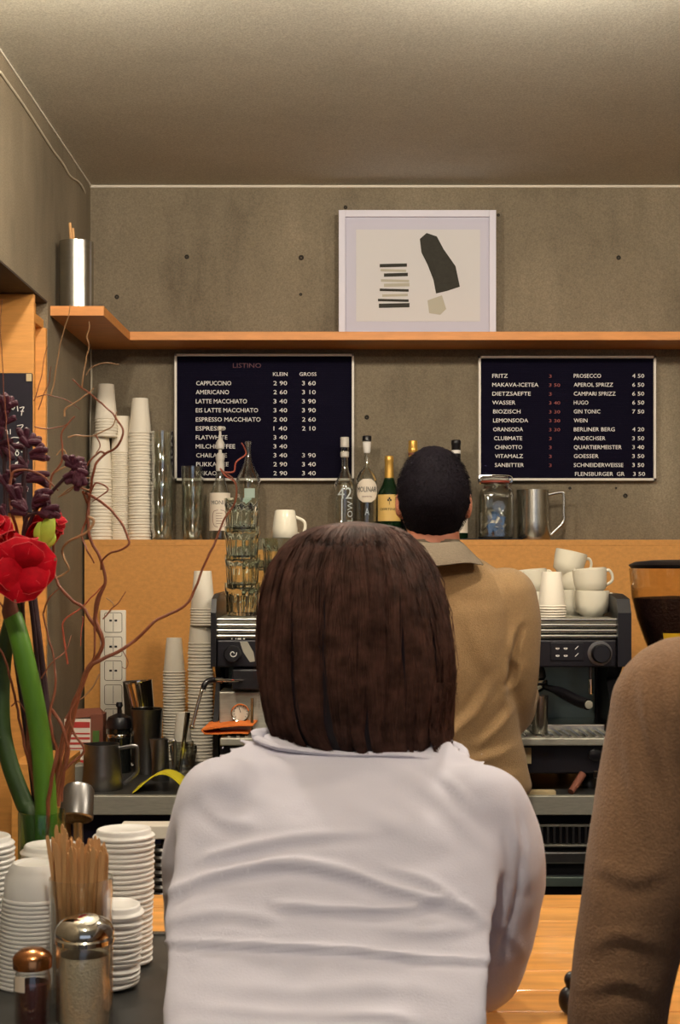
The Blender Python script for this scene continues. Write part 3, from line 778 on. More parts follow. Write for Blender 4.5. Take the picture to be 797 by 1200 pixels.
# power strip on the panel
t = thing('socket_strip', 'white vertical wall socket strip on the plywood panel', 'socket', P(132, 860, DP))
ob('cover', G().box(P(118, 862, DP-.001), P(147.5, 715, DP-.012), .003), 'socket_white', t)
for i in range(5):
    yc = 729.5+i*28.2
    a_ = P(122.5, yc+11.5, DP-.012); b_ = P(143, yc-11.5, DP-.012)
    g = G()
    pts = []
    for (px_, pz_, s0) in ((b_.x, b_.z, 0), (a_.x, b_.z, 1), (a_.x, a_.z, 2), (b_.x, a_.z, 3)):
        for k in range(4):
            an = s0*PI/2+k*PI/6; rr = .006
            cxx = px_-rr if s0 in (0, 3) else px_+rr; czz = pz_-rr if s0 < 2 else pz_+rr
            pts.append((cxx+rr*math.cos(an), DP-.0122, czz+rr*math.sin(an)))
    g.tube(pts+[pts[0]], .0010, 5)
    so = ob('socket', g, 'socket_line', t)
    g = G()
    for (u, w_) in ((-.012, -.004), (.004, .012)):
        cx_ = (a_.x+b_.x)/2; cz_ = (a_.z+b_.z)/2
        if i < 3: g.box((cx_+u, DP-.0135, cz_-.003+.006*(i == 0)), (cx_+w_, DP-.012, cz_+.003+.006*(i == 0)))
    g.box(((a_.x+b_.x)/2-.0006, DP-.0128, a_.z+.003), ((a_.x+b_.x)/2+.0006, DP-.012, b_.z-.003))
    ob('slot', g, 'text_black', so, False)

# ================================================================== WORK COUNTER
ZCO = 1.0; DCO = 3.55; XCL = wx(76, DCO)
ct = thing('work_counter', 'stainless steel back counter with black top under the coffee machine', 'counter', (0, DCO, 0))
ob('counter_edge', G().box((XCL, DCO, ZCO-.047), (2.6, DCO+.02, ZCO), .002), 'brushed_steel', ct, False)
ob('counter_top', G().box((XCL, DCO+.0201, ZCO-.03), (2.6, DP-.002, ZCO), .001), 'tray_slate', ct, False)
ob('under_cabinet', G().box((XL+.002, DCO+.09, .08), (.30, DP-.002, ZCO-.05)), 'blue_dark', ct, False)
ob('end_panel', G().box((XL+.002, DCO-.03, 0), (XCL-.001, DCO+.22, wz(893, DCO)), .002), 'plywood', ct, False)
ob('back_skirting', G().box((XCL, DP-.02, ZCO), (2.6, DP-.003, ZCO+.012)), 'black_matte', ct, False)
# under-counter cooler on the right
ck = thing('bottle_cooler', 'black under-counter cooler with slatted grille between barista and brown sweater', 'cooler', (.55, DCO+.05, 0))
D1 = DCO+.05; cx0, cx1 = .32, 1.3
ob('cabinet', G().box((cx0, D1+.02, .05), (cx1, DP-.03, ZCO-.06)), 'machine_black', ck, False)
ob('grille_rail', G().box((cx0, D1+.0, wz(969, D1)), (cx1, D1+.02, wz(966, D1)), .001), 'brushed_steel', ck, False)
ob('grille_rail', G().box((cx0, D1+.0, wz(992.5, D1)), (cx1, D1+.02, wz(990, D1)), .001), 'brushed_steel', ck, False)
for i in range(62):
    xx = cx0+.006+i*.0157
    ob('slat', G().box((xx, D1+.006, wz(990, D1)), (xx+.006, D1+.02, wz(969, D1))), 'dark_steel', ck, False)
ob('door_panel', G().box((cx0, D1, .12), (cx1, D1+.02, wz(1026, D1)), .002), 'machine_black', ck, False)
ob('door_handle', G().box((cx0, D1-.02, wz(1037, D1)), (cx1, D1+.001, wz(1026, D1)), .002), 'panel_steel_green', ck, False)
ob('kick_panel', G().box((cx0, D1-.005, wz(1012, D1)), (cx1, D1+.02, wz(998, D1)), .004), 'dark_steel', ck, False)
# left: white box front and coil rack below the counter
t = thing('dish_rack', 'pale rack with dark stacked coils below the left end of the counter', 'rack', P(190, 1090, 3.3))
ob('top_rail', G().box(P(140, 984, 3.3), P(232, 962, 3.36), .003), 'carton_white', t, False)
ob('post', G().box(P(174, 1150, 3.32), P(182, 984, 3.35), .002), 'crate_grey', t, False)
g_ = None
for i in range(10):
    z = wz(1072-i*8.6, 3.33); cxx = wx(193, 3.33)
    if i == 0:
        g_ = G().lathe([(.030, -.006), (.034, 0), (.030, .006), (.024, 0)], 24, closed=True).me('ring', True)
        g_.materials.append(MAT['dark_steel'])
    o = bpy.data.objects.new('ring', g_); COL.objects.link(o); o.parent = t; o.location = Vector((cxx, 3.33, z))-t.location
ob('spindle', G().lathe([(.008, 0), (.008, wz(970, 3.33)-wz(1100, 3.33))], 12, c=(wx(193, 3.33), 3.33, wz(1100, 3.33))), 'black_matte', t)
ob('base_plate', G().box(P(140, 1160, 3.28), P(232, 1150, 3.38), .002), 'crate_grey', t, False)
for sx in (142, 226):
    ob('leg', G().box((wx(sx, 3.3), 3.30, 0), (wx(sx, 3.3)+.012, 3.312, wz(1160, 3.28)+.001)), 'crate_grey', t, False)

# ================================================================== ESPRESSO MACHINE
DM = 3.65
def MX(x): return wx(x, DM)
def MZ(y): return wz(y, DM)
x0, x1 = MX(254), MX(723); zt = MZ(722)
em = thing('espresso_machine', 'large steel and black espresso machine on the back counter', 'coffee machine', (0, DM, ZCO))
ob('cup_deck', G().box((x0, DM+.005, zt-.02), (x1, 4.25, zt-.006), .002), 'brushed_steel', em, False)
g = G()
g.tube([(x0+.01, 4.2, zt+.03), (x1-.01, 4.2, zt+.03)], .005, 8)
for k in range(6): g.tube([(lerp(x0+.02, x1-.02, k/5), 4.2, zt-.01), (lerp(x0+.02, x1-.02, k/5), 4.2, zt+.03)], .004, 8)
ob('cup_rail', g, 'chrome', em)
for i in range(4):
    zz = MZ(724.5+i*6.5)
    ob('front_rib', G().tube([(x0, DM+.004, zz-.004), (x1, DM+.004, zz-.004)], (.0058), 12), 'steel', em)
ob('rib_backing', G().box((x0, DM+.006, MZ(750)), (x1, DM+.05, zt-.006)), 'black_matte', em, False)
ob('control_fascia', G().box((x0, DM, MZ(782)), (x1, DM+.06, MZ(750)), .004), 'machine_black', em, False)
# body behind and splash back
ob('body', G().box((x0, 3.92, ZCO+.10), (x1, 4.25, zt-.02)), 'machine_black', em, False)
ob('splash_back', G().box((x0+.01, 3.905, MZ(856)), (x1-.01, 3.92, MZ(778)), .002), 'panel_steel_green', em, False)
ob('group_hood', G().box((x0, DM+.06, MZ(782)+.012), (x1, 3.92, zt-.02)), 'machine_black', em, False)
# end cheeks
def cheek(xa, xb):
    pr_ = [(DM-.012, MZ(781)), (DM-.012, MZ(718)), (DM+.01, MZ(702)), (DM+.10, MZ(697)), (4.26, MZ(697)), (4.26, ZCO+.06), (3.70, ZCO+.06), (3.70, MZ(850)), (3.80, MZ(800)), (3.74, MZ(781))]
    n = len(pr_); v = [(xa, y, z) for y, z in pr_]+[(xb, y, z) for y, z in pr_]
    f = [tuple(range(n)), tuple(reversed(range(n, 2*n)))]+[(i, (i+1) % n, n+(i+1) % n, n+i) for i in range(n)]
    return G().add(v, f)
ob('end_cheek', cheek(MX(247.5), x0-.0005), 'black_plastic', em, False); ob('end_cheek', cheek(x1+.0005, MX(739)), 'black_plastic', em, False)
# drip tray and base
ob('drip_tray', G().box((x0+.012, 3.60, MZ(871)), (x1-.012, 3.90, MZ(862)), .003), 'brushed_steel', em, False)
ob('tray_back_step', G().box((x0+.012, 3.74, MZ(862)), (x1-.012, 3.90, MZ(862)+.018), .003), 'steel', em, False)
for i in range(44):
    xx = x0+.03+i*.0218
    ob('grate_bar', G().box((xx, 3.615, MZ(862)), (xx+.008, 3.735, MZ(862)+.004)), 'steel', em, False)
ob('base_panel', G().box((x0+.01, 3.625, MZ(905)), (x1-.01, 3.90, MZ(871)), .004), 'machine_black', em, False)
for k in (0, .33, .66, 1):
    for yy in (3.70, 4.15):
        ob('foot', G().lathe([(.022, 0), (.02, .02), (.014, .03), (.014, MZ(900)-ZCO if yy < 4 else .105)], 16, c=(lerp(x0+.06, x1-.06, k), yy, ZCO)), 'black_plastic', em)
ob('base_sticker', G().box(P(612, 895, 3.622), P(622.5, 876, 3.626), .0004), 'beige_thing', em, False)
ob('drain_knob', G().lathe([(0, 0), (.016, 0), (.016, -.010), (.010, -.013), (0, -.013)], 20, M=Matrix.Rotation(-PI/2, 4, 'X'), c=P(697, 884, 3.625)).xf(Matrix.Identity(4)), 'black_plastic', em)
# knobs, keypads, light
RX = Matrix.Rotation(PI/2, 4, 'X')          # local +z of the lathe points to -Y
def knob(x, y, r, d, n=24, m='black_plastic', D=DM, name='knob', prof=None):
    p = prof or [(0, 0), (r*.9, 0), (r, d*.3), (r, d*.8), (r*.85, d), (0, d)]
    return ob(name, G().lathe(p, n, M=RX, c=P(x, y, D)), m, em)
k_ = knob(273, 766, .0215, .03, name='steam_knob')
c_ = P(273, 766, DM-.031)
ob('spiral_mark', G().tube([(c_.x+(.003+.0006*i)*math.cos(i*.6), c_.y, c_.z+(.003+.0006*i)*math.sin(i*.6)) for i in range(12)], .0012, 6), 'letter_white', k_)
ob('brand_plate', G().add([P(x, y, DM-.001) for x, y in ((281, 752), (290, 752), (297, 764), (299, 775), (293, 776), (285, 764))], [tuple(range(6))]), 'crate_grey', em, False)
g = G()
for xa, xb in ((271, 272.5), (276, 277), (278.5, 282.5), (285, 287)): g.box(P(xa, 749.4, DM-.0015), P(xb, 748.2, DM+.001))
ob('badge_marks', g, 'letter_white', em, False)
knob(703, 765.5, .024, .03, name='steam_knob')
knob(703, 765.5, .031, .004, name='knob_ring', m='dark_steel')
for (kx, nm) in ((664.5, 0), (392, 1), (520, 2)):
    kp = ob('keypad', G().box(P(kx-19, 774, DM-.003), P(kx+19, 753, DM+.001), .001), 'black_plastic', em, False)
    for i in range(3):
        for j in range(2):
            px, py = kx-11+i*9.5+(i == 2)*3, 759.5+j*8.5
            if i == 2: g = G().tube([P(px-1.5, py+1.5, DM-.0035), P(px+2.5, py-2.5, DM-.0035)], .0009, 5)
            else:
                c_ = P(px, py, DM-.0035); g = G().tube([(c_.x+.0045*math.cos(a), c_.y, c_.z+.003*math.sin(a)) for a in np.linspace(PI, 2*PI, 8)]+[(c_.x-.0045, c_.y, c_.z)], .0009, 5)
            ob('key_icon', g, 'letter_white', kp)
ob('power_light', G().box(P(626.5, 765.5, DM-.003), P(633, 759, DM+.001), .001), 'carton_red', em, False)
t_ = knob(304.5, 789, .006, .004, name='heating_light', m='red_neon', D=3.63)
ob('valve_block', G().box((MX(272), DM-.01, MZ(808)), (MX(308), 3.92, MZ(784)), .004), 'black_plastic', em, False)
# gauge
g = G().lathe([(.0235, 0), (.0255, .006), (.0235, .012), (.0205, .010), (.0205, .004), (.0205, 0)], 32, M=RX, c=P(282, 835, 3.68)); ob('gauge_bezel', g, 'chrome', em)
gf = ob('gauge_face', G().lathe([(0, 0), (.021, 0), (.021, .005), (0, .005)], 32, M=RX, c=P(282, 835, 3.68)), 'gauge_face', em)
c_ = P(282, 835, 3.674); g = G().tube([c_+Vector((0, 0, 0)), c_+Vector((-.004, 0, .013))], .0009, 5)
for a in np.linspace(-.7, PI+.7, 11): g.tube([c_+Vector((.015*math.cos(a), 0, .015*math.sin(a))), c_+Vector((.019*math.cos(a), 0, .019*math.sin(a)))], .0006, 4)
ob('gauge_needle', g, 'text_black', gf)
ob('gauge_panel', G().box((x0+.004, 3.68, MZ(862)), (MX(312), 3.92, MZ(812)), .003), 'brushed_steel', em, False)
ob('water_pipe', G().tube([P(295, 862, 3.64), P(295.5, 818, 3.64)], .004, 10), 'chrome', em)
# steam wand left
ob('steam_wand', G().tube(catmull([P(290, 798, 3.66), P(262, 797, 3.58), P(246, 797.5, 3.56), P(239, 802, 3.55), P(234, 818, 3.54), P(225, 851, 3.53)], 5), .0042, 10), 'chrome', em)
ob('wand_grip', G().tube(catmull([P(260, 797, 3.58), P(246, 797.5, 3.56), P(240, 802, 3.55), P(238, 808, 3.548)], 4), .007, 10), 'black_plastic', em)
ob('wand_tip', G().ball(P(225, 852, 3.53), .0065, 10, 8), 'chrome', em)
ob('water_spout', G().tube([P(692, 782, 3.78), P(692, 797, 3.78)], .004, 10), 'dark_steel', em)
ob('spout_tip', G().tube([P(692, 796, 3.78), P(692, 813, 3.78)], .0062, 12), 'chrome', em)
# brew groups and portafilters
for gx in (628, 512, 390):
    gg = ob('brew_group', G().lathe([(0, MZ(775)), (.03, MZ(775)), (.032, MZ(783)), (.038, MZ(790)), (.04, MZ(797)), (.034, MZ(800)), (0, MZ(800))], 28, c=(MX(gx), 3.75, 0)), 'dark_steel', em)
    ob('filter_collar', G().lathe([(0, MZ(800)), (.044, MZ(800)), (.045, MZ(806)), (.036, MZ(812)), (.02, MZ(817)), (0, MZ(817))], 28, c=(MX(gx), 3.75, 0)), 'chrome', gg)
    ob('filter_handle', G().tube(catmull([(MX(gx)+.03, 3.73, MZ(808)), (MX(gx)+.06, 3.68, MZ(811)), (MX(gx)+.10, 3.62, MZ(820)), (MX(gx)+.12, 3.585, MZ(822.5))], 5), [.007, .007, .008, .009, .010, .012, .013, .014, .0145, .0145, .0145, .0145, .0145, .0145, .0145, .0145], 14), 'black_plastic', gg)
    ob('handle_cap', G().lathe([(0, 0), (.0105, 0), (.0105, .003), (.008, .004), (0, .004)], 20, M=Matrix.Rotation(PI/2, 4, 'X') @ Matrix.Rotation(.35, 4, 'Y'), c=(MX(gx)+.121, 3.583, MZ(822.7))), 'crate_grey', gg)
    g = G().tube(catmull([(MX(gx), 3.75, MZ(817)), (MX(gx), 3.74, MZ(822)), (MX(gx)-.014, 3.73, MZ(828))], 4), .007, 10); g.tube(catmull([(MX(gx), 3.75, MZ(817)), (MX(gx), 3.74, MZ(822)), (MX(gx)+.014, 3.73, MZ(828))], 4), .007, 10)
    ob('double_spout', g, 'chrome', gg)
# tamper handle / steel cylinder standing on the tray beside barista
t = thing('steel_jug', 'narrow steel beaker standing on the drip tray beside the barista', 'beaker', (wx(633, 3.66), 3.665, MZ(862)+.0045))
ob('body', G().lathe([(0, 0), (.019, 0), (.0195, .003), (.0215, .095), (.0195, .095), (.0175, .004), (0, .004)], 32), 'steel', t, local=True)
ob('handle', G().tube(catmull([(-.02, 0, .08), (-.04, 0, .08), (-.042, 0, .04), (-.019, 0, .02)], 4), .003, 8), 'steel', t, local=True)
# small clutter below the machine on the counter
o = ob('paper_packet', G().box(P(612, 932, 3.57), P(649.5, 925, 3.60), .001), 'beige_thing', None, False); tag(o, 'flat beige packet lying under the espresso machine beside the barista', 'packet')
o = ob('brush', G().tube([P(669, 928, 3.575), P(676, 918, 3.60), P(683, 907, 3.615)], [.008, .0095, .010], 12), 'carton_brown', None); tag(o, 'short reddish-brown stick leaning under the espresso machine', 'stick')
o = ob('metal_clip', G().box(P(696, 912, 3.60), P(701, 903, 3.61), .001), 'chrome', em, False)

# cups and glasses on the machine deck
ZD = zt-.006
gD = 3.80
DDk = 3.80
gstack(RIB, 284, DDk, ZD, 4, .0735, 'of the tall stack at the machine left end', 'ribbed glasses in the tall stack', what='ribbed glass')
gstack(RIB, 328, 3.84, ZD, 3, .058, 'of the middle stack on the machine under the mug', 'ribbed glasses in the middle stack', what='ribbed glass')
gstack(RIB, 368, 3.80, ZD, 2, .07, 'of the stack half hidden by the brown hair', 'ribbed glasses in the right stack', what='ribbed glass')
gstack(RIB, 304, 3.92, ZD, 3, .06, 'in the back row behind the tall glass stack', 'ribbed glasses in the back row', what='ribbed glass')
def mug_mesh(h, rt, rb, wall=.0035):
    return G().lathe([(0, 0), (rb*.62, 0), (rb*.66, .004), (rb*.9, .012), (rt*.96, h*.45), (rt, h*.75), (rt, h-.001), (rt-wall*.5, h), (rt-wall, h-.001), (rt-wall, h*.7), (rb*.8, .016), (0, .008)], 36).me('mug_body', True, 60)
MUG = mug_mesh(.067, .0455, .046); MUG.materials.append(MAT['ceramic'])
TALL = G().lathe([(0, 0), (.024, 0), (.027, .003), (.031, .03), (.0335, .05), (.034, .074), (.0325, .075), (.031, .072), (.029, .02), (0, .007)], 36).me('mug_body', True, 60); TALL.materials.append(MAT['ceramic'])
def handle_me(r, h):
    p = catmull([(r-.003, 0, h*.82), (r+.012, 0, h*.86), (r+.021, 0, h*.66), (r+.018, 0, h*.4), (r-.006, 0, h*.24)], 5)
    m_ = G().tube(p, [(.0042, .0032)]*len(p), 10).me('handle', True); m_.materials.append(MAT['ceramic']); return m_
HM = handle_me(.0455, .067); HT = handle_me(.0335, .075)
def mug(label, x, ybot, D, body, hand, rot=(0, 0, 0), s=1, group='white mugs on the espresso machine', z=None, name='coffee_mug'):
    t = thing(name, label, 'mug', (wx(x, D), D, wz(ybot, D) if z is None else z), group)
    t.rotation_euler = rot; t.scale = (s, s, s)
    for nm, m_ in (('bowl', body), ('handle', hand)):
        o = bpy.data.objects.new(nm, m_); COL.objects.link(o); o.parent = t
    return t
mz = ZD
mug('white mug standing upside down on top of the ribbed glasses', 334, 600, 3.84, TALL, HT, (PI, 0, .25), 1.0, z=ZD+.058*2+.088+.0755)
mug('lower of two nested white mugs at the right end of the machine', 694, 0, 3.78, MUG, HM, (0, .0, .35), 1.0, z=ZD+.0005)
mug('upper of two nested white mugs at the right end of the machine', 693, 0, 3.78, MUG, HM, (.0, -.09, .3), .97, z=ZD+.060)
mug('lower white mug of the leaning pile behind the nested pair', 668, 0, 3.90, MUG, HM, (0, 0, .3), 1.0, z=ZD+.0005)
mug('middle white mug of the leaning pile behind the nested pair', 672, 0, 3.90, MUG, HM, (.05, .18, .3), .95, z=ZD+.058)
mug('topmost tilted white mug of the leaning pile on the machine', 664, 0, 3.90, MUG, HM, (.05, .22, .25), .95, z=ZD+.108)
mug('lower of two mugs half hidden by the barista shoulder', 626, 0, 3.86, MUG, HM, (0, 0, .3), .95, z=ZD+.0005)
mug('upper of two mugs half hidden by the barista shoulder', 624, 0, 3.86, MUG, HM, (0, -.1, .3), .95, z=ZD+.058)
stack(CUP_D, 647, 3.72, ZD, 670, .0075, .090, 'on the right end of the espresso machine', 'cup stack on the espresso machine')

# coffee grinder at the right edge
gx, gD = 792, 3.80
def GZ(y): return wz(y, gD)
t = thing('coffee_grinder', 'coffee grinder with clear bean hopper and black lid at the right edge', 'grinder', (wx(gx, gD), gD, ZCO))
s = gD/F; c0 = (wx(gx, gD), gD, 0)
ob('hopper_lid', G().lathe([(0, GZ(666)), (.115, GZ(666)), (.120, GZ(663.5)), (.122, GZ(662)), (.105, GZ(658.5)), (.06, GZ(656.3)), (0, GZ(655.8))], 48, c=c0), 'black_plastic', t)
Zr = [(54*s, GZ(666)), (51*s, GZ(700)), (45*s, GZ(725)), (37*s, GZ(748)), (30*s, GZ(765))]
ob('hopper', G().lathe(Zr+[(r-.002, z) for r, z in reversed(Zr)], 48, c=c0, closed=True), 'hopper_glass', t)
ob('beans', G().lathe([(0, GZ(698)), (20*s, GZ(699)), (40*s, GZ(700)), (49.5*s, GZ(701)), (43.5*s, GZ(725)), (35.6*s, GZ(748)), (28.8*s, GZ(764)), (0, GZ(764))], 48, c=c0), 'coffee_beans', t, kind='stuff')
ob('hopper_label', band(39*s+.004, 43*s+.004, GZ(750), GZ(740), c0, -.55, .45), 'yellow_label', t)
ob('hopper_collar', G().lathe([(0, GZ(765)), (.07, GZ(765)), (.072, GZ(775)), (.06, GZ(780)), (0, GZ(780))], 40, c=c0), 'black_plastic', t)
ob('body', G().lathe([(0, GZ(780)), (.075, GZ(780)), (.085, GZ(800)), (.085, ZCO+.12), (.095, ZCO+.08), (.10, ZCO+.01), (.095, ZCO), (0, ZCO)], 40, c=c0), 'machine_black', t)
ob('dosing_chamber', G().lathe([(0, 0), (.045, 0), (.048, .01), (.048, .07), (.04, .085), (0, .085)], 32, c=(wx(gx, gD), gD-.12, ZCO+.17)), 'black_plastic', t)
ob('fork', G().box((wx(gx, gD)-.02, gD-.16, ZCO+.10), (wx(gx, gD)+.02, gD-.07, ZCO+.112), .003), 'chrome', t)

# ---------------- objects on the left counter
def bottom_y(D): return HY+(ZC-ZCO)*F/D
stack(CUP_B, 204, 4.20, ZCO, 747.5, .0085, .100, 'on the counter right of the wall socket', 'stacked cups on the counter by the socket')
zz_ = stack(CUP_A, 235, 4.18, ZCO, 709, .0095, .112, 'against the side of the espresso machine', 'tall cup stack beside the espresso machine')
stack(CUP_A, 238, 4.17, wz(733, 4.17), 669, .0075, .112, 'perched high beside the espresso machine', 'cups perched above the machine side stack')
pitcher('milk_pitcher', 'steel milk pitcher near the counter edge behind the green flower stems', 120, 3.66, ZCO+.0005, .113, .043, .052, 'dark_steel', .088)
t = pitcher('espresso_jug', 'small dark steel jug standing in front of the shaker tins', 188, 3.80, ZCO+.0005, .108, .021, .024, 'dark_steel', .038)
def shaker(label, x, D, r0, r1, h, rot, z=0):
    t = thing('shaker_tin', label, 'shaker', (wx(x, D), D, ZCO+z)); t.rotation_euler = rot
    ob('tin', G().lathe([(0, 0), (r0, 0), (r0+.001, .004), (r1, h-.004), (r1+.0015, h), (r1-.0015, h), (r0-.001, .005), (0, .005)], 36), 'dark_steel', t, local=True)
    return t
shaker('large dark steel shaker tin upright behind the small jug', 172, 3.93, .034, .044, .175, (0, 0, 0))
t = shaker('tilted chrome shaker tin resting inside the large dark tin', 172, 3.93, .024, .036, .135, (.0, -.16, 0), z=.115)
for ch in t.children: ch.data.materials[0] = MAT['chrome']
t = shaker('narrow dark steel tin at the back left of the shakers', 163, 4.10, .032, .036, .235, (0, -.04, 0))
t = thing('french_press', 'black lidded coffee press between the carton and the shaker tins', 'coffee press', (wx(140, 3.95), 3.95, ZCO))
ob('beaker', G().lathe([(0, 0), (.032, 0), (.033, .004), (.033, .12), (.030, .12), (.030, .006), (0, .006)], 32), 'dark_glass', t, local=True)
ob('lid', G().lathe([(0, .12), (.036, .12), (.037, .135), (.030, .15), (.012, .158), (.006, .16), (.006, .175), (.010, .18), (.008, .19), (0, .19)], 32), 'black_plastic', t, local=True)
ob('handle', G().tube(catmull([(.033, 0, .11), (.06, 0, .112), (.066, 0, .07), (.058, 0, .03), (.033, 0, .02)], 4), .005, 8), 'chrome', t, local=True)
ob('frame_ring', G().lathe([(.0335, .095), (.035, .097), (.035, .103), (.0335, .105)], 32), 'chrome', t, local=True)
# glass with spoon and a small cup
t = thing('water_glass', 'ribbed glass holding a spoon in front of the small cup stack', 'glass', (wx(215, 3.86), 3.86, ZCO))
ob('glass_body', tumbler_mesh(.085, .036, .028, 12), 'glass', t, local=True)
t = thing('long_spoon', 'long steel spoon standing in the ribbed glass on the counter', 'spoon', (wx(215, 3.86), 3.86, ZCO+.012))
ob('spoon_handle', G().tube([(-.01, 0, .0), (.012, -.004, .16)], [(.004, .0015), (.007, .002)], 8), 'chrome', t, local=True)
o = bpy.data.objects.new('paper_cup', CUP_B); COL.objects.link(o); o.location = (wx(214, 4.02), 4.02, ZCO+.075); o.scale = (.8, .8, .8)
tag(o, 'small upturned white paper cup on a glass behind the spoon', 'cup')
t = thing('water_glass', 'plain glass under the small upturned cup behind the spoon', 'glass', (wx(214, 4.02), 4.02, ZCO))
ob('glass_body', G().lathe([(0, 0), (.028, 0), (.032, .075), (.030, .075), (.026, .006), (0, .006)], 28), 'thin_glass', t, local=True)
# carton with red stripes
t = thing('striped_carton', 'white carton with red stripes beside the steel pitcher on the left', 'carton', (wx(93, 4.0), 4.0, ZCO))
cw = .036
ob('box', G().box((-cw, -.03, 0), (cw, .03, .142), .001), 'carton_white', t, False, local=True)
ob('side', G().box((cw, -.0295, .001), (cw+.034, .03, .155), .001), 'carton_brown', t, False, local=True)
for zz, hh in ((.118, .016), (.100, .004), (.086, .006), (.072, .006), (.060, .003), (.012, .018)):
    ob('stripe', G().box((-cw+.002, -.0308, zz), (cw-.002, -.0300, zz+hh)), 'carton_red', t, False, local=True)
ob('top_flap', G().add([(-cw, -.03, .142), (cw+.034, -.03, .15), (cw+.02, .0, .17), (-cw+.01, .0, .165), (-cw, .03, .142), (cw+.034, .03, .15)], [(0, 1, 2, 3), (3, 2, 5, 4), (0, 3, 4), (1, 5, 2)]), 'carton_brown', t, False, local=True)
ob('leaf_print', G().box((cw+.006, -.0305, .03), (cw+.024, -.0296, .11), .0003), 'leaf_green', t, False, local=True)
o = ob('saucer_stack', G().lathe([(0, 0), (.02, 0), (.03, .01), (.03, .05), (.024, .056), (0, .056)], 24, c=(wx(86, 3.72), 3.72, ZCO)), 'crate_grey'); tag(o, 'small grey pot behind the twisted twigs left of the steel pitcher', 'pot')
# cloths
def cloth(name, label, pts_fn, m, nu=22, nv=8, th=.003):
    v = []; f = []
    for k in range(2):
        for i in range(nu+1):
            for j in range(nv+1):
                p = pts_fn(i/nu, j/nv); v.append(p+Vector((0, 0, th*k)))
    n1 = nv+1; N = (nu+1)*n1
    for i in range(nu):
        for j in range(nv):
            a_ = i*n1+j; f += [(a_, a_+1, a_+n1+1, a_+n1), (N+a_, N+a_+n1, N+a_+n1+1, N+a_+1)]
    for i in range(nu): f += [(i*n1, (i+1)*n1, N+(i+1)*n1, N+i*n1), (i*n1+nv, N+i*n1+nv, N+(i+1)*n1+nv, (i+1)*n1+nv)]
    for j in range(nv): f += [(j, N+j, N+j+1, j+1), (nu*n1+j, nu*n1+j+1, N+nu*n1+j+1, N+nu*n1+j)]
    o = ob(name, G().add(v, f), m); tag(o, label, 'cloth'); return o
def ycl(u, w):
    x = lerp(158, 262, u); D = 3.58+.14*w+.02*math.sin(u*5)
    z = ZCO+.001+.040*max(0, math.sin(min(u*1.6, 1)*PI))**1.2*(1-.25*w)+.004*(1-math.cos(u*9))*.5
    return Vector((wx(x, 3.62), D, z))
cloth('dish_cloth', 'yellow dishcloth humped up at the counter edge behind the white shirt', ycl, 'yellow_cloth')
def ocl(u, w):
    # folded cloth: u runs round the fold
    a = u*2; D = 3.615+.10*w
    if a < 1: x = lerp(290, 237, a); z = .006+.001*math.sin(a*6)
    else: x = lerp(237, 296, a-1); z = .014+.012*math.sin((a-1)*PI*.6)+.008*w
    zz = MZ(862)+.006+z*1.0-.004
    if .9 < a < 1.1: x -= 2
    return Vector((wx(x, 3.6)+.012*w, D, zz))
cloth('bar_cloth', 'folded orange cloth lying on the drip tray of the machine', ocl, 'orange_cloth', 26, 6)

# ================================================================== FRONT BAR
ZB = 1.05; BY0, BY1 = 1.53, 2.29
br = thing('bar_counter', 'light wooden bar counter the two customers stand at', 'bar', (.6, 1.9, 0))
nb = 9
for i in range(nb):
    ya = lerp(BY0, BY1, i/nb); yb = lerp(BY0, BY1, (i+1)/nb)-.0008
    ob('plank', G().box((XL+.03, ya, ZB-.035), (2.7, yb, ZB-.0003*(i % 2)), .0008), 'bar_wood' if i % 2 else 'bar_wood_b', br, False)
ob('bar_front', G().box((XL+.03, BY0+.28, 0), (2.7, BY0+.31, ZB-.036)), 'plywood', br, False)
ob('bar_back', G().box((XL+.03, BY1-.04, 0), (2.7, BY1-.01, ZB-.036)), 'black_matte', br, False)
TR = Matrix.Translation((-.235, 1.5, 0)) @ Matrix.Rotation(.0, 4, 'Z')
t = thing('serving_tray', 'dark slate-coloured tray with steel rim under the lids at the lower left', 'tray', (-.5, 1.8, ZB))
v = [(-.78, 1.56), (-.185, 1.56), (-.232, 2.02), (-.78, 2.02)]
g = G().add([(x, y, z) for z in (ZB+.0005, ZB+.006) for x, y in v], [(3, 2, 1, 0), (4, 5, 6, 7)]+[(i, (i+1) % 4, 4+(i+1) % 4, 4+i) for i in range(4)])
ob('tray_base', g, 'tray_slate', t, False)
ob('tray_rim', G().tube([(x, y, ZB+.008) for x, y in v+[v[0]]], .0035, 8), 'steel', t)
ZT = ZB+.0062

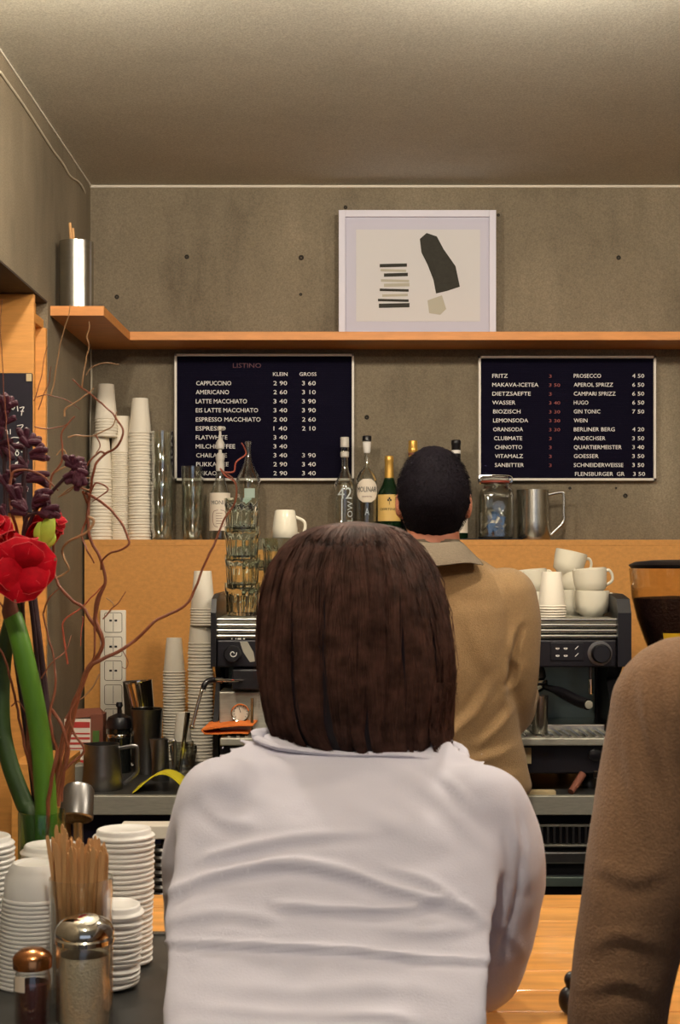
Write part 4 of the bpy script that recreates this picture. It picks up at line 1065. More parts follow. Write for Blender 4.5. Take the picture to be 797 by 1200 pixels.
# lids in stacks
def lid_mesh(r, hr=.010):
    return G().lathe([(r-.001, 0), (r+.0012, .0006), (r+.0018, .0028), (r+.0004, .0046), (r-.002, .0052), (r-.0032, .0066), (r-.0034, .0105), (r-.0050, .0125), (r-.0065, .0126), (r-.008, .0112), (0, .0108),
                     (0, .0098), (r-.009, .0100), (r-.0048, .0095), (r-.0034, .0040)], 40).me('cup_lid', True, 50)
L1 = lid_mesh(.0385); L3 = lid_mesh(.0300); L1.materials.append(MAT['white_lid']); L3.materials.append(MAT['white_lid'])
def lidstack(me, x, D, ytop, pitch, where, group, leanx=0, leany=0):
    zt_ = wz(ytop, D); n = int((zt_-ZT-.0126)/pitch)+1
    for i in range(n):
        o = bpy.data.objects.new('cup_lid', me); COL.objects.link(o)
        o.location = (wx(x, D)+leanx*i*pitch+random.uniform(-.0006, .0006), D+leany*i*pitch, ZT+i*pitch+leanx*.03*(i == 0))
        o.rotation_euler = (-leany, leanx, random.uniform(0, 6))
        if abs(leanx) > .02: o.location.z = ZT+.004+i*pitch
        if i == n-1: tag(o, 'topmost white lid of the stack '+where, 'lid', group)
        elif i == 0: tag(o, 'bottom white lid of the stack '+where, 'lid', group)
        else: tag(o, 'white lid inside the stack '+where, 'lid', group)
lidstack(L1, 142, 1.88, 969, .0066, 'right behind the stirrer glass', 'lids in the tallest right stack', .022)
lidstack(L1, 60, 1.93, 985, .0066, 'in front of the flower vase', 'lids in the stack by the vase', 0)
lidstack(L1, -20, 1.85, 975, .0066, 'cut off by the left picture edge', 'lids in the left edge stack', 0)
lidstack(L3, 133, 1.775, 1056, .0062, 'of small lids leaning beside the stirrer glass', 'small lids leaning by the stirrer glass', .07, -.03)
# inverted large cups
BIG = G().lathe([(.0400, 0), (.0418, .0008), (.0424, .003), (.0412, .0052), (.0405, .0056), (.0385, .030), (.0350, .034), (.0345, .038), (.0290, .046), (.0275, .046), (.026, .043), (0, .043), (0, .0415), (.027, .0415), (.039, .005)], 40).me('cup', True, 50)
BIG.materials.append(MAT['white_lid'])
zb_top = wz(1010, 1.79); n = 21; p_ = (zb_top-ZT-.046)/(n-1)
for i in range(n):
    o = bpy.data.objects.new('portion_cup', BIG); COL.objects.link(o); o.location = (wx(40, 1.79)+(i-n/2)*p_*.07, 1.79, ZT+i*p_)
    tag(o, ('topmost small' if i == n-1 else 'bottom small' if i == 0 else 'small')+' upturned white tub of the stack behind the cocoa shaker', 'tub', 'small upturned tubs on the tray')
# glass of stirrers
sx, sD = 95, 1.705
c = Vector((wx(sx, sD), sD, ZT)); hg = wz(1036, sD-.038)-ZT
t = thing('stirrer_glass', 'straight clear glass holding wooden coffee stirrers', 'glass', c)
ob('glass_body', G().lathe([(0, 0), (.033, 0), (.0345, .003), (.0375, hg-.001), (.0365, hg), (.035, hg-.001), (.032, .008), (0, .007)], 44), 'clear_glass', t, local=True)
STI = G()
pr_ = [(-.0028, 0), (.0028, 0), (.0028, .135), (.002, .1385), (0, .14), (-.002, .1385), (-.0028, .135)]
STI.add([(x, y, z) for y in (-.0007, .0007) for x, z in pr_], [tuple(range(7)), tuple(reversed(range(7, 14)))]+[(i, (i+1) % 7, 7+(i+1) % 7, 7+i) for i in range(7)])
STI = STI.me('stirrer', False); STI.materials.append(MAT['stirrer_wood'])
k = 0
for i in range(76):
    a = random.uniform(0, 2*PI); r = .026*math.sqrt(random.random())
    bx_, by_ = r*math.cos(a)*1.02, r*math.sin(a)*.8
    o = bpy.data.objects.new('wooden_stirrer', STI); COL.objects.link(o)
    o.location = c+Vector((bx_, by_, .009+random.uniform(0, .006)))
    # tall ones to the left
    tall = i < 7
    o.scale = (.85, 1, (wz(random.uniform(968, 978), sD)-ZT-.01)/.14 if tall else (wz(random.uniform(984, 1002), sD)-ZT-.01)/.14)
    if tall: o.location.x = c.x-.027+.005*(i % 4); o.rotation_euler = (0, -.05+.03*(i % 3), random.uniform(-.5, .5))
    else: o.rotation_euler = (random.uniform(-.05, .05), random.uniform(-.05, .05)+bx_*1.2, random.uniform(-1, 1))
    if i == 0:
        o.rotation_euler = (0, -.14, .2); o.location.x = c.x-.015; tag(o, 'wooden stirrer leaning furthest left out of the glass', 'stirrer', 'wooden stirrers in the glass')
    elif tall: tag(o, 'taller wooden stirrer at the left side of the glass', 'stirrer', 'wooden stirrers in the glass')
    else: tag(o, 'wooden stirrer in the dense bunch in the glass', 'stirrer', 'wooden stirrers in the glass')
# sugar dispenser
dx, dD = 99, 1.60
c = Vector((wx(dx, dD), dD, ZT)); hh = wz(1094, dD)-ZT
t = thing('sugar_dispenser', 'glass sugar dispenser with domed chrome lid at the lower left', 'dispenser', c)
n = 48; pr_ = [(.026, 0), (.0295, .004), (.0305, .01), (.0305, hh-.012), (.0285, hh-.004), (.028, hh), (.026, hh), (.0265, hh-.006), (.028, hh-.014), (.028, .012), (.024, .006), (0, .006)]
v = []; f = []
for j, (r, z) in enumerate([(0, 0)]+pr_):
    for i in range(n):
        a = 2*PI*i/n; rr = r*(1+(.03*math.cos(8*a) if 2 < j < 5 else 0)); v.append((rr*math.cos(a), rr*math.sin(a), z))
for j in range(len(pr_)):
    for i in range(n): f.append((j*n+i, j*n+(i+1) % n, (j+1)*n+(i+1) % n, (j+1)*n+i))
ob('glass_body', G().add(v, f), 'clear_glass', t, local=True)
ob('sugar', G().lathe([(0, .0065), (.0265, .0125), (.0270, hh*.72), (.0268, hh*.80), (.015, hh*.77), (0, hh*.76)], 36), 'sugar', t, local=True, kind='stuff')
ob('lid', G().lathe([(.0290, hh-.010), (.0325, hh-.009), (.0330, hh-.004), (.0315, hh-.002), (.0325, hh), (.0322, hh+.004), (.0305, hh+.009), (.027, hh+.0135), (.020, hh+.0175), (.010, hh+.020), (0, hh+.0205)], 44), 'chrome', t, local=True)
ob('lid_flap', G().lathe([(0, .0), (.011, .0), (.012, .0012), (0, .003)], 24).xf(Matrix.Translation((.006, -.012, hh+.0180)) @ Matrix.Rotation(.34, 4, 'X')), 'chrome', t, local=True)
# cocoa shaker
dx, dD = 38, 1.62
c = Vector((wx(dx, dD), dD, ZT)); hh = wz(1126, dD)-ZT
t = thing('cocoa_shaker', 'small glass shaker of cocoa with copper-coloured lid in the corner', 'shaker', c)
ob('glass_body', G().lathe([(0, 0), (.019, 0), (.0205, .003), (.0205, hh-.02), (.018, hh-.01), (.0175, hh), (.016, hh), (.0165, hh-.01), (.0188, hh-.02), (.0188, .006), (0, .005)], 36), 'clear_glass', t, local=True)
ob('cocoa', G().lathe([(0, .0055), (.0185, .0065), (.0185, hh*.68), (.010, hh*.72), (0, hh*.70)], 30), 'cocoa', t, local=True, kind='stuff')
ob('label', band(.0209, .0209, c.z+.045, c.z+.062, c, -.9, -.2), 'label_cream', t)
ob('lid', G().lathe([(.0185, hh-.008), (.0215, hh-.007), (.0218, hh+.004), (.0195, hh+.008), (.012, hh+.0135), (0, hh+.015)], 36), 'copper_lid', t, local=True)
# tap-like steel tube
t = thing('knock_cylinder', 'short steel cylinder with dark mouth behind the tall lid stack', 'cylinder', (wx(88, 2.2), 2.2, ZB))
M_ = Matrix.Translation(P(90, 948, 2.2)) @ Matrix.Rotation(-.5, 4, 'X')
ob('body', G().lathe([(.024, -.016), (.026, -.014), (.024, .03), (.020, .036), (0, .038)], 32).xf(M_), 'dark_steel', t)
ob('mouth', G().lathe([(0, -.0155), (.0238, -.0160)], 32).xf(M_), 'black_matte', t)
ob('stem', G().tube([P(91, 945, 2.21), (wx(91, 2.21), 2.23, ZB+.02)], .008, 12), 'dark_steel', t)
ob('base', G().lathe([(0, 0), (.035, 0), (.034, .006), (.012, .012), (.008, .03), (0, .03)], 28, c=(wx(91, 2.21), 2.23, ZB)), 'dark_steel', t)
# small black thing on the bar beside the brown sleeve
t = thing('black_knob_stopper', 'small black two-lobed stopper on the bar beside the brown sleeve', 'stopper', P(668, 1185, 1.69))
t.location.z = ZB
ob('lower_lobe', G().ball((wx(667.5, 1.69), 1.69, ZB+.016), (.013, .013, .0165), 16, 12), 'black_plastic', t)
ob('upper_lobe', G().ball((wx(670, 1.69), 1.69, ZB+.040), (.009, .009, .0095), 14, 10), 'black_plastic', t)
ob('neck', G().lathe([(.006, ZB+.024), (.006, ZB+.036)], 12, c=(wx(669, 1.69), 1.69, 0)), 'black_plastic', t)

#@@PEOPLE@@
# ================================================================== PEOPLE
def ring_loft(rings, n=40, p=2.3):
    """closed body through rings (cx, cy, cz, rx, ry[, tilt]) ordered bottom to top"""
    v = []; f = []
    for r in rings:
        cx, cy, cz, rx, ry = r[:5]; tilt = r[5] if len(r) > 5 else 0
        for i in range(n):
            a = 2*PI*i/n; c, s = math.cos(a), math.sin(a)
            x = rx*math.copysign(abs(c)**(2/p), c); y = ry*math.copysign(abs(s)**(2/p), s)
            v.append((cx+x, cy+y*math.cos(tilt), cz+y*math.sin(tilt)))
    for j in range(len(rings)-1):
        for i in range(n): f.append((j*n+i, j*n+(i+1) % n, (j+1)*n+(i+1) % n, (j+1)*n+i))
    f.append(tuple(reversed(range(n)))); f.append(tuple((len(rings)-1)*n+i for i in range(n)))
    return G().add(v, f)
def limb(pts, rad, n=20, k=5):
    """tapered round limb with rounded ends"""
    q = catmull(pts, k); m = len(q); R = []
    for i in range(m):
        t = i/(m-1)*(len(rad)-1); j = min(int(t), len(rad)-2); R.append(lerp(rad[j], rad[j+1], t-j))
    g = G().tube(q, R, n); g.ball(q[0], R[0], 16, 10); g.ball(q[-1], R[-1], 16, 10); return g
def hand(wrist, direction, palm_n, s=1, side=1, curl=.5):
    """palm, four fingers of unequal length with knuckle bends, thumb from the side of the palm"""
    d = Vector(direction).normalized(); nrm = Vector(palm_n); nrm = (nrm-d*nrm.dot(d)).normalized(); w = d.cross(nrm)*side
    wr = Vector(wrist); out = []
    g = G()
    for t, rw, rt in ((0, .026, .020), (.03, .034, .017), (.06, .040, .015), (.085, .040, .013)):
        g.ball(wr+d*t*s, (.5,)*3 if 0 else (rw*s,)*3, 12, 8)
    # flatten palm
    for i, v in enumerate(g.v):
        q = v-wr; h = q.dot(nrm); g.v[i] = v-nrm*h*.55
    out.append(g)
    for i, (off, L) in enumerate(((.030, .070), (.010, .080), (-.010, .074), (-.029, .058))):
        p = wr+d*(.092 if i < 3 else .085)*s+w*off*s; pts = [p-d*.02*s]; dd = d.copy(); a = curl*(.7+.12*i)
        for kx in (.45, .32, .23):
            pts.append(p.copy()); dd = (Matrix.Rotation(a*.9, 3, d.cross(nrm)*1) @ dd); 
            if dd.dot(nrm) < d.dot(nrm)-1e-6 and kx == .45: pass
            p = p+dd*L*kx*s
        pts.append(p); out.append(limb(pts, [.0095*s, .0092*s, .0085*s, .0072*s], 10, 3))
    p = wr+d*.025*s+w*.03*s
    t1 = (d*.6+w*.7+nrm*.3).normalized(); t2 = (d*.9+w*.35+nrm*.35).normalized()
    out.append(limb([p, p+t1*.035*s, p+t1*.035*s+t2*.03*s, p+t1*.035*s+t2*.055*s], [.013*s, .011*s, .0095*s, .008*s], 10, 3))
    return out
def head_parts(c, s=1, yaw=0, tilt=0):
    """head facing +Y, centre c between the ears; returns closed pieces to be joined"""
    g = G(); n, m = 36, 28; v = []; f = []
    for j in range(m+1):
        th = PI*j/m
        for i in range(n):
            ph = 2*PI*i/n
            x = math.sin(th)*math.cos(ph); y = math.sin(th)*math.sin(ph); z = -math.cos(th)
            X = x*.076; Y = y*.096; Z = z*.118
            if Z < 0:
                k = -Z/.118; X *= 1-.38*k*k; Y = Y*(1-.22*k)+.018*k
                if y < 0: Y += .028*k
            if y > 0 and -.3 < z < .35: Y *= .96
            v.append((X, Y, Z))
    for j in range(m):
        for i in range(n): f.append((j*n+i, j*n+(i+1) % n, (j+1)*n+(i+1) % n, (j+1)*n+i))
    g.add(v, f)
    g.add(*nose())
    for sx in (-1, 1):
        e = G().ball((sx*.077, -.006, -.008), (.008, .017, .031), 12, 8, Matrix.Rotation(sx*.25, 3, 'Z')); g.add(e.v, e.f)
        b = G().ball((sx*.028, .086, .022), (.022, .010, .007), 10, 6); g.add(b.v, b.f)
        b = G().ball((sx*.042, .066, -.022), (.020, .016, .016), 10, 6); g.add(b.v, b.f)
    b = G().ball((0, .093, -.092), (.020, .014, .014), 10, 6); g.add(b.v, b.f)
    M = Matrix.Translation(c) @ Matrix.Rotation(yaw, 4, 'Z') @ Matrix.Rotation(tilt, 4, 'X') @ Matrix.Scale(s, 4)
    return g.xf(M), M
def nose():
    g = G(); g.tube([(0, .088, .018), (0, .100, -.005), (0, .113, -.026), (0, .100, -.036)], [.007, .009, .0125, .010], 10)
    g.ball((0, .108, -.028), .012, 10, 8); return g.v, g.f
def face_parts(M, body):
    for sx in (-1, 1):
        e = ob('eye', G().ball((0, 0, 0), .0115, 12, 8).xf(M @ Matrix.Translation((sx*.030, .083, .002))), 'eye_white', body)
        ob('iris', G().ball((0, 0, 0), (.0052, .003, .0052), 10, 6).xf(M @ Matrix.Translation((sx*.030, .0935, .002))), 'eye_iris', e)
        ob('eyebrow', G().tube(catmull([(sx*.014, .099, .020), (sx*.030, .099, .026), (sx*.046, .088, .020)], 3), .0028, 6).xf(M), 'hair_black', body)
    ob('mouth', G().tube(catmull([(-.024, .090, -.058), (-.010, .100, -.056), (0, .101, -.058), (.010, .100, -.056), (.024, .090, -.058)], 3), [.002]+[.0048]*11+[.002], 8).xf(M), 'lips', body)
def project(co):
    return CX+co[:, 0]*F/co[:, 1], HY-(co[:, 2]-ZC)*F/co[:, 1]
def sculpt(me, folds, sel=None):
    """raise folds on the back of a garment; each fold is a run of creases given by points, width and height"""
    n = len(me.vertices); co = np.empty(n*3); no = np.empty(n*3)
    me.vertices.foreach_get('co', co); me.vertices.foreach_get('normal', no); co = co.reshape(-1, 3); no = no.reshape(-1, 3)
    x, y = project(co); back = np.clip(-no[:, 1]*2.2, 0, 1); disp = np.zeros(n)
    for pts, w, amp in folds:
        pts = [(p.x, p.y) for p in catmull([(a, b, 0) for a, b in pts], 5)]
        best = np.full(n, 1e9); sgn = np.zeros(n); tt = np.zeros(n); N = len(pts)-1
        for i in range(N):
            ax, ay = pts[i]; bx, by = pts[i+1]; dx, dy = bx-ax, by-ay; L2 = dx*dx+dy*dy+1e-9
            t = np.clip(((x-ax)*dx+(y-ay)*dy)/L2, 0, 1); ex = x-ax-t*dx; ey = y-ay-t*dy; d = np.sqrt(ex*ex+ey*ey)
            m = d < best; best[m] = d[m]; sgn[m] = np.sign(dx*ey-dy*ex)[m]; tt[m] = ((i+t)/N)[m]
        s = best*sgn; fade = np.sin(np.clip(tt, .02, .98)*PI)**.5
        prof = np.exp(-(s/w)**2)-.75*np.exp(-((s-1.7*w)/(1.3*w))**2)
        disp += amp*prof*fade
    co += no*(disp*back)[:, None]
    me.vertices.foreach_set('co', co.ravel()); me.update()
def wobble(me, amp, sc, seed=0):
    n = len(me.vertices); co = np.empty(n*3); no = np.empty(n*3)
    me.vertices.foreach_get('co', co); me.vertices.foreach_get('normal', no); co = co.reshape(-1, 3); no = no.reshape(-1, 3)
    sd = Vector((seed, seed*2, 0)); d = np.array([noise.noise(Vector(c)*sc+sd) for c in co])
    co += no*(d*amp)[:, None]; me.vertices.foreach_set('co', co.ravel()); me.update()
def mirror(pts, cx): return [(2*cx-p[0], p[1], p[2]) for p in pts]
def shoes(x, y, parent, m='shoe_dark', z=0):
    for sx in (-1, 1):
        g = G().ball((x+sx*.10, y+.05, .045), (.046, .135, .045), 18, 10)
        for i, v in enumerate(g.v):
            if v.z < .004: g.v[i].z = .001
        ob('shoe', g, m, parent)
def legs(cx, hipy, hipz, footy, r=1, back_bend=0):
    out = []
    for sx in (-1, 1):
        out.append(limb([(cx+sx*.085, hipy, hipz), (cx+sx*.10, lerp(hipy, footy, .5)+.02, hipz*.54), (cx+sx*.10, footy, .09)], [.094*r, .072*r, .062*r, .052*r], 22))
    return out
def strands(paths, rad):
    v = []; f = []
    for pts in paths:
        o = len(v); m = len(pts)
        for i, p in enumerate(pts):
            t = (pts[min(i+1, m-1)]-pts[max(i-1, 0)]).normalized(); a = t.orthogonal().normalized(); b = t.cross(a)
            r = rad*(1 if i < m-3 else (.35+.65*(m-1-i)/3))
            for k in range(3):
                an = 2*PI*k/3; v.append(p+a*math.cos(an)*r+b*math.sin(an)*r)
        for i in range(m-1):
            for k in range(3):
                k2 = (k+1) % 3; f.append((o+i*3+k, o+i*3+k2, o+(i+1)*3+k2, o+(i+1)*3+k))
    return v, f

# ---- customer in the white shirt, bending over the bar
def PX(x, y, D): return P(x, y, D)
def sring(y, xl, xr, D, ry, tilt=.0): 
    return (wx((xl+xr)/2, D), D, wz(y, D), (xr-xl)/2*D/F, ry, tilt)
wc = P(398, 1200, 1.42).x
t = thing('person', 'person with brown bob hair in a white shirt leaning on the bar, seen from behind', 'person', (wc, 1.2, 0))
torso = [(wc, 1.24, .86, .175, .115), (wc, 1.27, .94, .172, .115), (wc, 1.31, 1.00, .165, .112)]
torso += [sring(1225, 187, 568, 1.40, .110, .35), sring(1160, 189, 572, 1.44, .112, .4), sring(1100, 191, 578, 1.49, .115, .45), sring(1040, 197, 586, 1.54, .118, .5),
          sring(985, 206, 588, 1.58, .115, .5), sring(940, 214, 590, 1.61, .105, .5), sring(912, 224, 590, 1.635, .095, .4), sring(893, 238, 574, 1.668, .082, .28), sring(877, 258, 550, 1.70, .068, .16), sring(866, 288, 528, 1.718, .056, .05), sring(856, 335, 490, 1.73, .045, 0)]
shL = P(262, 944, 1.635); shR = P(562, 958, 1.625)
armL = [shL, P(248, 1010, 1.64), P(246, 1085, 1.67), P(248, 1120, 1.72)]
armR = [shR, P(577, 1010, 1.62), P(571, 1080, 1.625), P(558, 1132, 1.64)]
foreL = [armL[-1], P(290, 1110, 1.82), P(350, 1095, 1.93)]; foreR = [armR[-1], P(520, 1105, 1.80), P(460, 1092, 1.92)]
headc = P(417, 738, 1.735)
hd, HM_ = head_parts(headc, 1.0, 0, -.38)
neck = limb([P(415, 880, 1.71), P(416, 830, 1.72), P(417, 790, 1.735)], [.05, .046, .046])
inner = ring_loft([(r[0], r[1]+.03, r[2], r[3]*.80, r[4]*.68) for r in torso[:3]])
spine = limb([(wc, 1.35, 1.0), P(396, 1100, 1.56), P(404, 1040, 1.62), P(412, 960, 1.69), P(415, 905, 1.72)], [.075, .068, .06, .05, .045]); clav = limb([shL, P(412, 950, 1.70), shR], [.034, .042, .034])
parts = [hd, neck, inner, spine, clav, limb(armL, [.042, .038, .036, .036]), limb(armR, [.042, .038, .036, .036]), limb(foreL, [.036, .034, .026]), limb(foreR, [.036, .034, .026])]
parts += legs(wc, 1.20, .90, 1.16)
parts += hand(foreL[-1], (.5, .8, -.05), (0, 0, -1), .92, 1, .25)+hand(foreR[-1], (-.5, .8, -.05), (0, 0, -1), .92, -1, .25)
body = ob('body', remesh(parts, .006, 2), 'skin', t)
face_parts(HM_, body)
tr_ = remesh([ring_loft([(wc, 1.21, .78, .17, .13), (wc, 1.22, .90, .178, .125), (wc, 1.26, .99, .165, .118)])]+[limb([(wc+sx*.088, 1.20, .88), (wc+sx*.10, 1.20, .48), (wc+sx*.10, 1.16, .09)], [.108, .085, .072, .066], 22) for sx in (-1, 1)], .008, 3)
ob('trousers', tr_, 'jeans_blue', t); shoes(wc, 1.16, t)
sm = remesh([ring_loft(torso, 56, 2.35), limb(armL, [.056, .056, .053, .052], 26), limb(armR, [.060, .060, .056, .055], 26), limb(foreL[:2]+[P(330, 1098, 1.89)], [.052, .048, .040], 22), limb(foreR[:2]+[P(480, 1096, 1.89)], [.054, .048, .040], 22)], .0055, 22)
sculpt(sm, [([(186, 1052), (222, 1036), (262, 1022), (335, 1011), (406, 1022), (465, 1042), (540, 1062), (566, 1078)], 6, .0058),
            ([(186, 1104), (288, 1107), (406, 1113), (500, 1122), (582, 1127)], 3.2, .0062),
            ([(235, 1008), (258, 999), (347, 981), (440, 975)], 6, .0036),
            ([(320, 1058), (341, 1061), (406, 1065), (477, 1062), (530, 1048)], 5, .0042),
            ([(452, 1015), (500, 1032), (550, 1065)], 5, .0032),
            ([(455, 900), (490, 918), (530, 948), (560, 985)], 9, .0035), ([(500, 900), (530, 920), (556, 950)], 6, .003), ([(300, 895), (360, 905), (420, 902)], 8, .0022), ([(240, 940), (262, 960), (300, 968)], 7, .0025), ([(440, 1085), (500, 1092), (560, 1085)], 6, .002), ([(200, 1080), (260, 1070), (330, 1078)], 6, .002), ([(252, 905), (280, 925), (330, 945)], 12, .003), ([(395, 935), (440, 955), (500, 985)], 12, .0025),
            ([(603, 935), (611, 975), (607, 1040), (592, 1095), (580, 1130)], 4, -.0045),
            ([(196, 1060), (205, 1045), (214, 1035)], 6, .003), ([(365, 1192), (440, 1188), (490, 1195)], 5, .0025), ([(220, 1150), (330, 1160), (450, 1156), (540, 1165)], 9, .0016),
            ([(230, 1180), (330, 1186), (420, 1182)], 6, .0014), ([(600, 970), (612, 1000), (618, 1040)], 6, .003), ([(585, 1080), (600, 1100), (612, 1120)], 6, .003)])
wobble(sm, .0042, 12); wobble(sm, .0012, 40, 3)
ob('shirt', sm, 'shirt_white', t)
cg = G(); cc_ = [P(x, y, D) for x, y, D in ((302, 866, 1.69), (330, 876, 1.662), (400, 884, 1.652), (470, 885, 1.652), (512, 890, 1.66), (540, 891, 1.68), (526, 872, 1.73), (417, 858, 1.77), (312, 858, 1.73))]
cc_ = catmull(cc_+[cc_[0]], 5)
ob('collar', G().tube(cc_, [(.004, .008)]*len(cc_), 12), 'shirt_white', t)
# bob hair: smooth volume and many fine strands following it from the crown
DH = 1.735
HR = [(611.5, 410, 426, .014, 0), (613.5, 392, 444, .028, 0), (618, 372, 462, .050, 0), (627, 352, 477, .070, 0), (642, 337, 490, .088, 0), (664, 323, 504, .101, 0), (690, 316, 513, .110, 0), (720, 311, 519, .115, 0), (755, 307, 524, .117, 0), (790, 305, 528, .116, 0), (820, 307, 528, .112, 0), (845, 313, 526, .107, 0), (862, 322, 526, .103, 0), (875, 338, 522, .098, 0)]
def hring(t):
    u = t*(len(HR)-1); j = min(int(u), len(HR)-2); u -= j; a, b = HR[j], HR[j+1]; u2 = u
    return [lerp(a[i], b[i], u2) for i in range(5)]
def hpt(th, t, off=0):
    y, xl, xr, ry, dy = hring(t)
    cx = wx((xl+xr)/2, DH); rx = (xr-xl)/2*DH/F
    wv = 1+.018*math.sin(4*th+t*5)+.014*math.sin(7*th+1+t*9)*t+.012*math.sin(t*14+th*2)*t
    return Vector((cx+(rx*wv+off)*math.cos(th), DH+.012+dy+(ry*wv+off)*math.sin(th), wz(y, DH)))
n = 72; v = []; f = []; NT = 46
for j in range(NT+1):
    for i in range(n): v.append(hpt(2*PI*i/n, j/NT))
for j in range(NT):
    for i in range(n): f.append((j*n+i, (j+1)*n+i, (j+1)*n+(i+1) % n, j*n+(i+1) % n))
f.append(tuple(range(n))); f.append(tuple(reversed([NT*n+i for i in range(n)])))
# open the face: push the front of the volume back behind the face line
for i, p in enumerate(v):
    if p.y > DH+.045 and p.z < wz(665, DH):
        p.y = DH+.045+(p.y-DH-.045)*.15
hairo = ob('hair', G().add(v, f), 'hair_brown', t)
rr = random.Random(3); paths = []; NC = 96
cl = [(rr.uniform(-.10, .10), rr.uniform(.0, .006), rr.uniform(0, 6), rr.uniform(.05, .45)) for _ in range(NC)]
for k in range(7600):
    th = rr.uniform(PI*.93, PI*2.07) if k > 1200 else rr.uniform(0, 2*PI)
    ci = int((th/(2*PI))*NC+rr.gauss(0, .35)) % NC; csh, coff, cph, cc3 = cl[ci]; cth = (ci+.5)/NC*2*PI
    dth = (cth-th+PI) % (2*PI)-PI
    if abs(dth) > .3: dth = 0
    t0 = rr.random()**2.0*.6 if k % 2 else rr.random()*.06; t1 = min(1.0, t0+rr.uniform(.35, .8)); t1 = 1.0 if rr.random() < .5 else t1
    off = rr.uniform(.0004, .0030); ph = rr.uniform(0, 6)
    pts = []; front = False
    for i in range(14):
        s = lerp(t0, t1, i/13)
        a = th+dth*cc3*s+csh*s*1.3+.05*math.sin(s*5+th*2.3)*s+.016*math.sin(s*8+cph)+.010*math.sin(s*13+ph)+.34*(1-s)**3*math.cos(th)
        o_ = off+coff*math.sin(min(1, s*1.3)*PI*.8)*(1 if i else 0)+.0025*math.sin(s*8+cph)*s
        o_ = lerp(-.001, o_, min(1, i/5))
        p = hpt(a, s, o_)
        if p.y > DH+.045 and p.z < wz(665, DH): front = True
        pts.append(p)
    if t1 > .96:
        e = pts[-1]; L_ = rr.uniform(.001, .014)*(1.2 if e.x > headc.x else .8); pts.append(e+Vector((-(e.x-headc.x)*.08+csh*.05, .004, -L_)))
    if not front: paths.append(pts)
for k in range(70):       # a few loose hairs standing off the head
    th = rr.uniform(PI*.9, PI*2.1); pts = [hpt(th+.1*math.sin(i*.5+k), .1+i*.07*rr.uniform(.9, 1.1), .002+.004*math.sin(i/9*PI)+.0012*i*rr.random()) for i in range(10)]
    if all(not (p.y > DH+.045) for p in pts): paths.append(pts)
# the longer lock at the right
for k in range(160):
    b = rr.uniform(0, 1); x_ = lerp(505, 530, b)
    pts = [P(x_+rr.uniform(-3, 3)+4*math.sin(i*.7+b*2), lerp(800, rr.uniform(884, 896), i/9), 1.66+.05*b+(i-5)*.001) for i in range(10)]
    q_ = pts[-1]; paths.append([P(lerp((CX+p.x*F/p.y), 521, (i/9)**3*.6), HY-(p.z-ZC)*F/p.y, p.y) for i, p in enumerate(pts)])
v, f = strands(paths, .00055)
ob('hair_strands', me_from(v, f, 'm', True), 'hair_strand', hairo, kind='stuff')

# ---- barista in the tan jacket, back turned, at the machine
DB_ = 3.2
bx_ = wx(509, DB_)
t = thing('person', 'person with short black hair in a tan jacket working at the espresso machine', 'person', (bx_, DB_, 0))
def bz(y): return wz(y, DB_)
def bring(y, xl, xr, ry, dy=0): return (wx((xl+xr)/2, DB_), DB_+dy, bz(y), (xr-xl)/2*DB_/F, ry)
jt = [bring(930, 394, 620, .115), bring(920, 392, 624, .118), bring(900, 396, 618, .118), bring(870, 402, 612, .118), bring(830, 404, 606, .118), bring(790, 402, 604, .12), bring(750, 400, 606, .122), bring(715, 398, 606, .118), bring(690, 402, 602, .105), bring(672, 420, 588, .085), bring(660, 440, 572, .072), bring(648, 466, 548, .06), bring(638, 478, 538, .052)]
sR = P(593, 700, DB_); aR = [sR, P(603, 740, 3.19), P(602, 800, 3.20), P(598, 838, 3.24)]; fR = [aR[-1], P(606, 828, 3.37), P(617, 812, 3.50)]
sL = P(424, 700, DB_); aL = [sL, P(414, 740, 3.19), P(412, 800, 3.20), P(414, 838, 3.24)]; fL = [aL[-1], P(420, 828, 3.36), P(430, 812, 3.46)]
hc = P(508, 588, 3.205)
hd, HB = head_parts(hc, 1.0, 0, -.1)
parts = [hd, limb([P(508, 650, 3.2), P(508, 630, 3.2), P(508, 600, 3.21)], [.062, .058, .056]), ring_loft([(r[0], r[1], r[2], r[3]*.9, r[4]*.9) for r in jt[:-1]]),
         limb(aR, [.045, .04, .036, .036]), limb(aL, [.045, .04, .036, .036]), limb(fR, [.036, .034, .026]), limb(fL, [.036, .034, .026])]
parts += legs(bx_, DB_, 1.0, DB_)+hand(fR[-1], (.15, .95, -.1), (-1, 0, 0), 1, 1, .9)+hand(fL[-1], (.0, .95, -.1), (1, 0, 0), 1, -1, .9)
body = ob('body', remesh(parts, .0065, 2), 'skin_dark', t); face_parts(HB, body)
tm = remesh([ring_loft([bring(1010, 405, 612, .12), bring(960, 402, 620, .125), bring(915, 402, 612, .11)])]+[limb([(bx_+sx*.105, DB_, .98), (bx_+sx*.12, DB_, .52), (bx_+sx*.12, DB_, .08)], [.112, .092, .078, .07], 22) for sx in (-1, 1)], .009, 3)
wobble(tm, .006, 16); ob('trousers', tm, 'trousers_dark', t); shoes(bx_, DB_, t)
jm = remesh([ring_loft(jt, 52, 2.3), limb(aR, [.068, .060, .054, .050], 24), limb(aL, [.068, .060, .054, .050], 24), limb(fR[:2]+[P(613, 816, 3.45)], [.050, .045, .04], 20), limb(fL[:2]+[P(427, 816, 3.42)], [.05, .045, .04], 20)], .0065, 5)
